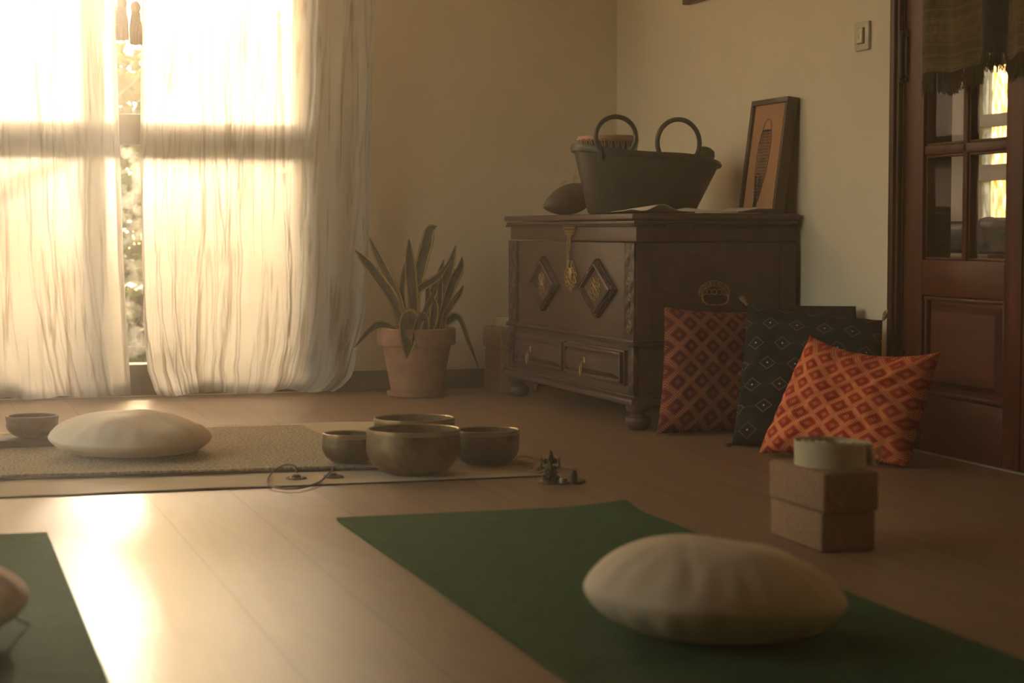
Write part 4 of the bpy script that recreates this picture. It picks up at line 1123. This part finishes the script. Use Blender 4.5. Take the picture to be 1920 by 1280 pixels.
# ------------------------------------------------------------------ plant
def terracotta():
    T = NT('terracotta'); co = T.coord(); n = T.noise(co, 12, 5, .7); r_ = T.noise(T.scale(co, 2, 2, 60), 1, 2)
    c = T.mix(T.ramp(n, .35, .65), (.24, .105, .062), (.34, .165, .10)); c = T.mix(T.ramp(r_, .55, .7, 0, .35), c, (.42, .26, .19))
    return T.end(T.bsdf(c, .85, 0, T.bump(n + r_, .25, .002)))
M['terracotta'] = terracotta()
pcx, pcy = -.865, -.27
pl = thing('potted_snake_plant', (pcx, pcy, 0), 'snake plant with yellow-edged leaves in a terracotta pot', 'potted plant')
bm = bmesh.new(); lathe(bm, [(0, 0), (.100, 0), (.106, .004), (.108, .020), (.104, .022), (.100, .020), (.098, .008), (0, .008)], 56); obj('saucer', bm, M['terracotta'], pl)
bm = bmesh.new(); lathe(bm, [(0, .0085), (.090, .0085), (.124, .184), (.139, .186), (.142, .192), (.141, .243), (.137, .247), (.130, .246), (.128, .235), (.124, .222), (0, .222)], 64); obj('pot', bm, M['terracotta'], pl)
bm = bmesh.new(); lathe(bm, [(0, .232), (.06, .231), (.125, .2255), (.124, .2225)], 40); obj('soil', bm, simple('soil', (.03, .02, .014), 1.0, bump=1.0, bscale=90, bd=.006), pl)
def leaf_mat():
    T = NT('snake_leaf'); u, v, _ = T.xyz(T.coord('UV'))
    n = T.noise(T.vec(u * 2.0, v * 9.0, 0.0), 1, 3, .6, 1.0); n2 = T.noise(T.coord(), 30, 2)
    c = T.mix(T.ramp(n, .42, .58), (.035, .042, .012), (.085, .090, .026))
    edge = (u - .5).abs() + (n2 - .5) * .10
    c = T.mix(T.ramp(edge, .36, .385), c, (.60, .50, .12))
    c = T.mix(T.ramp(edge, .475, .49), c, (.22, .10, .04))
    b = T.bsdf(c, .4); t = T.n('ShaderNodeBsdfTranslucent', {'Color': c}).outputs[0]
    return T.end(T.mixsh(.15, b, t))
M['leaf'] = leaf_mat()
LV = [  # zoom coordinates of base..tip, width, depth offset of base, of tip
    ([(400, 770), (345, 590), (255, 455), (160, 330), (92, 245)], 86, -.02, -.06, .2),
    ([(430, 770), (370, 560), (300, 410), (235, 280), (188, 158)], 62, .02, .04, -.2),
    ([(475, 770), (470, 600), (455, 420), (448, 300), (452, 170)], 92, -.03, -.04, .1),
    ([(490, 770), (492, 520), (525, 350), (565, 200), (588, 110), (638, 84)], 84, .04, .06, -.2),
    ([(440, 770), (400, 560), (408, 420), (424, 330)], 56, .05, .05, .5),
    ([(530, 770), (470, 590), (520, 500), (640, 420), (738, 300)], 54, .01, .0, .4),
    ([(600, 770), (640, 600), (690, 450), (730, 330), (765, 212)], 62, .03, .05, -.3),
    ([(640, 770), (690, 600), (740, 450), (785, 370), (808, 290)], 74, -.02, -.02, .2),
    ([(680, 775), (690, 680), (735, 600), (785, 530), (815, 478)], 46, -.05, -.06, .3),
    ([(585, 770), (600, 560), (640, 450), (685, 308)], 52, .06, .07, -.4),
    ([(480, 790), (452, 712), (434, 745), (434, 850), (438, 965)], 150, -.06, -.155, .0),
    ([(565, 790), (550, 700), (522, 705), (492, 790), (470, 872)], 66, -.07, -.148, .2),
    ([(400, 800), (310, 752), (225, 750), (150, 815), (88, 895)], 52, -.01, -.03, .9),
    ([(640, 800), (700, 720), (775, 700), (840, 850), (915, 1025)], 60, -.02, -.03, .7),
    ([(625, 770), (650, 600), (655, 500), (668, 425)], 46, .0, .0, .1),
    ([(560, 770), (572, 640), (575, 540), (566, 430)], 44, .03, .04, .1),
    ([(520, 770), (560, 640), (600, 560), (640, 500)], 50, -.03, -.03, .4),
    ([(600, 775), (610, 700), (618, 620), (612, 560)], 60, -.04, -.04, .0),
]
for k, (pts, wd, d0, d1, tw) in enumerate(LV):
    P = []
    for i, (zx, zy) in enumerate(pts):
        q = i / (len(pts) - 1); P.append(at_y(640 + zx / 3.556, 400 + zy / 3.556, pcy + d0 + (d1 - d0) * q))
    P = smooth_path(P, 9); n = len(P); wm = wd / 3.556 / 3600 * 7.15
    V = []; F = []; UV = []
    base = P[0]
    # keep the base inside the pot
    o_ = Vector((pcx, pcy, 0))
    for i, p in enumerate(P):
        q = i / (n - 1); d = (P[min(i + 1, n - 1)] - P[max(i - 1, 0)]).normalized()
        view = Vector((math.sin(tw * .8 + .3), -math.cos(tw * .8 + .3), .15)); s_ = d.cross(view)
        s_ = s_.normalized() if s_.length > .05 else Vector((1, 0, 0)); nn = s_.cross(d).normalized()
        w_ = wm * .5 * ((.50 + .5 * math.sin(PI * min(1, q * 1.15) ** .9)) if q < .5 else (1.0 * (1 - ((q - .5) / .5) ** 2.3) + .0)) + .0004
        w_ *= 1 if q > .05 else .9
        for j in range(7):
            a = (j / 6 - .5) * 2; V.append(p - o_ + s_ * (a * w_) + nn * (abs(a) ** 1.6 * w_ * .45)); UV.append((j / 6, q * 1.0 + k))
    for i in range(n - 1):
        for j in range(6): F.append((i * 7 + j, i * 7 + j + 1, (i + 1) * 7 + j + 1, (i + 1) * 7 + j))
    o = pydata('leaf', V, F, M['leaf'], pl, uv=UV); m = o.modifiers.new('s', 'SOLIDIFY'); m.thickness = .0022

# ------------------------------------------------------------------ square cushions
def weave_mat(name, base, dark, thread, rot=45, n=6.5, worn=.35):
    """diagonal lattice of light stitched bands enclosing dark squares"""
    T = NT(name); u, v, _ = T.xyz(T.coord('UV'))
    a = R(rot); p = (u * math.cos(a) + v * math.sin(a)) * n; q = (v * math.cos(a) - u * math.sin(a)) * n
    fp = (p.frac() - .5).abs(); fq = (q.frac() - .5).abs()
    band = fp.gt(.345).max(fq.gt(.345))
    mid = fp.max(fq).lt(.12) 
    sp_ = ((p * 9.0).frac() - .5).abs(); sq_ = ((q * 9.0).frac() - .5).abs()
    dots = sp_.lt(.30) * sq_.lt(.30)
    st = (band * dots).max(mid * dots)
    no = T.noise(T.coord('UV'), 9, 3); fine = T.noise(T.coord('UV'), 260, 2)
    c = T.mix(fp.max(fq).lt(.345), base, dark); c = T.mix(T.ramp(no, .35, .7, 0, .4), c, dark)
    c = T.mix(st * T.ramp(no, .2, .75, 1, 1 - worn), c, thread)
    return T.end(T.bsdf(c, .92, 0, T.bump(st * .8 + fine, .5, .001), Specular_IOR_Level=.15))
M['maroon_weave'] = weave_mat('maroon_weave', (.185, .030, .026), (.105, .010, .016), (.48, .22, .11), 45, 7.4)
M['orange_weave'] = weave_mat('orange_weave', (.72, .10, .028), (.48, .042, .017), (1.0, .60, .28), 45, 8.0)
def navy():
    T = NT('navy_embroidery'); u, v, _ = T.xyz(T.coord('UV'))
    n = 5.0; vv = v * 6.6; row = vv.floor(); uu = u * n + (row.mod(2.0)) * .5
    fx_ = (uu.frac() - .5).abs(); fy_ = (vv.frac() - .5).abs(); d = fx_ * 1.0 + fy_ * .95
    jag = ((uu * 16.0).sin() * (vv * 16.0).sin()) * .012
    ringo = (d + jag).gt(.27) * (d + jag).lt(.31); ring2 = (d.gt(.19) * d.lt(.205)); dot = d.lt(.045)
    dash = fy_.lt(.012) * ((u * 90.0).frac().gt(.45)) * d.gt(.3)
    c = T.mix(T.ramp(T.noise(T.coord('UV'), 7, 3), .3, .7), (.004, .008, .011), (.008, .015, .019))
    c = T.mix(ringo * .8, c, (.26, .17, .07)); c = T.mix(ring2 * .5, c, (.13, .03, .03)); c = T.mix(dash * .5, c, (.16, .16, .13)); c = T.mix(dot, c, (.5, .45, .36))
    return T.end(T.bsdf(c, .9, 0, T.bump(T.noise(T.coord('UV'), 200, 2) + ringo, .4, .001), Specular_IOR_Level=.12))
M['navy'] = navy()
M['dark_weave'] = weave_mat('dark_pattern_weave', (.03, .014, .016), (.016, .012, .016), (.085, .04, .025), 45, 7.0)
def pillow(name, BL, BR, TR, TL, th, mat, label, seed, cx=.10, cy=.10, wr=.006, sag=0.0):
    BL, BR, TR, TL = map(Vector, (BL, BR, TR, TL)); c = (BL + BR) / 2; c.z = min(BL.z, BR.z)
    nrm = (BR - BL).cross(TL - BL).normalized(); N = 56
    V = []; UV = []; F = []
    for side in (1, -1):
        for j in range(N + 1):
            for i in range(N + 1):
                u, v = i / N, j / N; U, W_ = 2 * u - 1, 2 * v - 1
                uu = .5 + (u - .5) * (1 - cx * (1 - W_ * W_)); vv = .5 + (v - .5) * (1 - cy * (1 - U * U))
                if v < .5: vv = vv * (.35) + v * .65
                p = BL.lerp(BR, uu).lerp(TL.lerp(TR, uu), vv)
                t = th * ((1 - U ** 4) * (1 - W_ ** 4)) ** .55 * (1 + sag * (.5 - v))
                w_ = wr * (noise.noise(Vector((u * 5 + seed, v * 5, side * 3))) + .6 * noise.noise(Vector((u * 13, v * 13 + seed, side)))) * (t / th) ** .5
                rad = math.hypot(U, W_); ang = math.atan2(W_, U)
                w_ += wr * .55 * math.sin(ang * 19 + seed) * max(0, rad - .45) * (1 - max(abs(U), abs(W_)) ** 6)
                if side == 1 and wr > .009: w_ += wr * .9 * math.sin((U * .5 + W_) * 20 + 3 * noise.noise(Vector((u * 3, v * 3, seed)))) * max(0, U + .1) * (1 - max(abs(U), abs(W_)) ** 4) * .5
                q = p + nrm * side * (t + w_ * (0 if t < 1e-6 else 1))
                q.z = max(q.z, .0015 + .0004 * (side + 1)); V.append(q - c); UV.append((u, v))
    n = N + 1; o_ = n * n
    for j in range(N):
        for i in range(N):
            a = (j * n + i, j * n + i + 1, (j + 1) * n + i + 1, (j + 1) * n + i); F.append(a); F.append(tuple(q + o_ for q in a[::-1]))
    me = bpy.data.meshes.new(name); me.from_pydata([tuple(v) for v in V], [], F); me.update()
    l = me.uv_layers.new(name='UVMap')
    for p in me.polygons:
        for li in p.loop_indices: l.data[li].uv = UV[me.loops[li].vertex_index]
    bm = bmesh.new(); bm.from_mesh(me); bmesh.ops.remove_doubles(bm, verts=bm.verts, dist=.0003); bm.to_mesh(me); bm.free()
    o = link_mesh(name, me, mat); o.location = c; tag(o, label, 'cushion'); return o
def shift(a, dx, dy, z): return (a.x + dx, a.y + dy, z)
# maroon: leans on the chest end
pillow('square_cushion', (-.525, -1.775, .004), (-.135, -1.80, .004), (-.125, -1.700, .360), (-.468, -1.685, .372), .062, M['maroon_weave'], 'maroon patterned square cushion leaning on the end of the chest', 1, cx=.05, cy=.07, wr=.005)
nb = at_z(1368, 838, .0)
nv_ = pillow('square_cushion', (nb.x + .006, nb.y - .0, .004), (-.085, -2.34, .004), (-.055, -2.262, .352), (-.292, -1.89, .382), .055, M['navy'], 'navy blue square cushion embroidered with small diamonds, between the two red cushions', 2, cx=.03, cy=.04, wr=.005)
M['tassel_cream'] = simple('cream_tassel', (.36, .26, .15), .9, var=.3, vscale=60)
for (cpt, d) in (((-.292, -1.89, .382), (-.01, 0, .012)), ((-.055, -2.262, .352), (.006, -.004, .012)), ((nb.x + .006, nb.y, .010), (-.012, -.006, -.003))):
    bm = bmesh.new(); P = Vector(cpt) - nv_.location; D = Vector(d)
    ball(bm, P + D * .3, .006, sub=1)
    for k in range(26):
        rdv = Vector((random.uniform(-1, 1), random.uniform(-1, 1), random.uniform(-1, 1))) * .007
        e = P + D * 1.8 + rdv; e.z = max(e.z, .004 - nv_.location.z); tube(bm, [P + D * .2, P + D + rdv * .8, e], .0012, 4)
    tag(obj('corner_tassel', bm, M['tassel_cream'], nv_), 'cream corner tassel')
pillow('square_cushion', (-.30, -1.86, .004), (-.045, -2.16, .004), (-.030, -2.055, .382), (-.225, -1.775, .376), .034, M['dark_weave'], 'dark patterned cushion hidden behind the navy cushion, top edge showing', 3, cx=.03, cy=.0, wr=.003)
ob = at_z(1420, 852, 0); orr = at_z(1690, 876, 0)
pillow('square_cushion', (ob.x + .004, ob.y, .004), (orr.x, orr.y - .03, .004), at_x(1764, 660, -.075), at_z(1519, 628, .322), .072, M['orange_weave'], 'orange red patterned square cushion slumped in front of the navy one', 6, cx=.04, cy=.20, wr=.012, sag=.3)

# ------------------------------------------------------------------ light
sun = bpy.data.lights.new('sun', 'SUN'); so = bpy.data.objects.new('sun', sun); COL.objects.link(so)
az, el = R(8.0), R(15.5)
d = Vector((-math.sin(az) * math.cos(el), -math.cos(az) * math.cos(el), -math.sin(el)))   # travel direction
so.rotation_euler = d.to_track_quat('-Z', 'Y').to_euler(); so.location = (0, 12, 6)
sun.energy = 4.7; sun.color = (1.0, .83, .65); sun.angle = R(4.5)
wd = bpy.data.worlds.new('world'); sc.world = wd; wd.use_nodes = True; nt = wd.node_tree; nt.nodes.clear()
out = nt.nodes.new('ShaderNodeOutputWorld'); bg = nt.nodes.new('ShaderNodeBackground')
sky = nt.nodes.new('ShaderNodeTexSky'); sky.sky_type = 'NISHITA'; sky.sun_disc = False; sky.sun_elevation = el; sky.sun_rotation = az; sky.dust_density = 4.0; sky.air_density = 1.2
mx = nt.nodes.new('ShaderNodeMix'); mx.data_type = 'RGBA'; mx.blend_type = 'MULTIPLY'; mx.inputs[0].default_value = 1.0; mx.inputs[7].default_value = (1.0, .83, .655, 1)
nt.links.new(sky.outputs[0], mx.inputs[6]); nt.links.new(mx.outputs[2], bg.inputs[0]); bg.inputs[1].default_value = 1.25
nt.links.new(bg.outputs[0], out.inputs[0])
pt = bpy.data.lights.new('window_portal', 'AREA'); po = bpy.data.objects.new('window_portal', pt); COL.objects.link(po)
pt.shape = 'RECTANGLE'; pt.size = WX1 - WX0; pt.size_y = WZ1; pt.energy = 1; pt.cycles.is_portal = True
po.location = ((WX0 + WX1) / 2, .19, WZ1 / 2); po.rotation_euler = (R(-90), 0, 0)

pt2 = bpy.data.lights.new('side_window_portal', 'AREA'); po2 = bpy.data.objects.new('side_window_portal', pt2); COL.objects.link(po2)
pt2.shape = 'RECTANGLE'; pt2.size = LWZ1 - LWZ0; pt2.size_y = LWY1 - LWY0; pt2.energy = 1; pt2.cycles.is_portal = True
po2.location = (XL - .14, (LWY0 + LWY1) / 2, (LWZ0 + LWZ1) / 2); po2.rotation_euler = (0, R(-90), 0)

# room haze volume, thickened to stand in for lens veiling glare
HAZE = 0.024
if HAZE:
    T = NT('room_haze'); vs_ = T.n('ShaderNodeVolumeScatter', {'Color': (1, .94, .86), 'Density': HAZE, 'Anisotropy': .80})
    T.t.links.new(vs_.outputs[0], T.out.inputs['Volume'])
    o = obj('haze', bx(XL - .1, .1, YR - .1, .1, -.05, H + .05), T.m, smooth=False); o['kind'] = 'stuff'; o['label'] = 'thin warm haze filling the air of the room'; o['category'] = 'haze'

sc.cycles.use_denoising = True
try: sc.cycles.denoiser = 'OPENIMAGEDENOISE'
except Exception: pass
sc.cycles.max_bounces = 10; sc.cycles.diffuse_bounces = 5; sc.cycles.transparent_max_bounces = 16; sc.cycles.volume_bounces = 1; sc.cycles.transmission_bounces = 6
sc.cycles.sample_clamp_indirect = 6.0; sc.cycles.caustics_reflective = False; sc.cycles.caustics_refractive = False
sc.view_settings.view_transform = 'Standard'; sc.view_settings.look = 'None'; sc.view_settings.exposure = 0.68; sc.view_settings.gamma = 1.0
sc.view_settings.use_curve_mapping = False
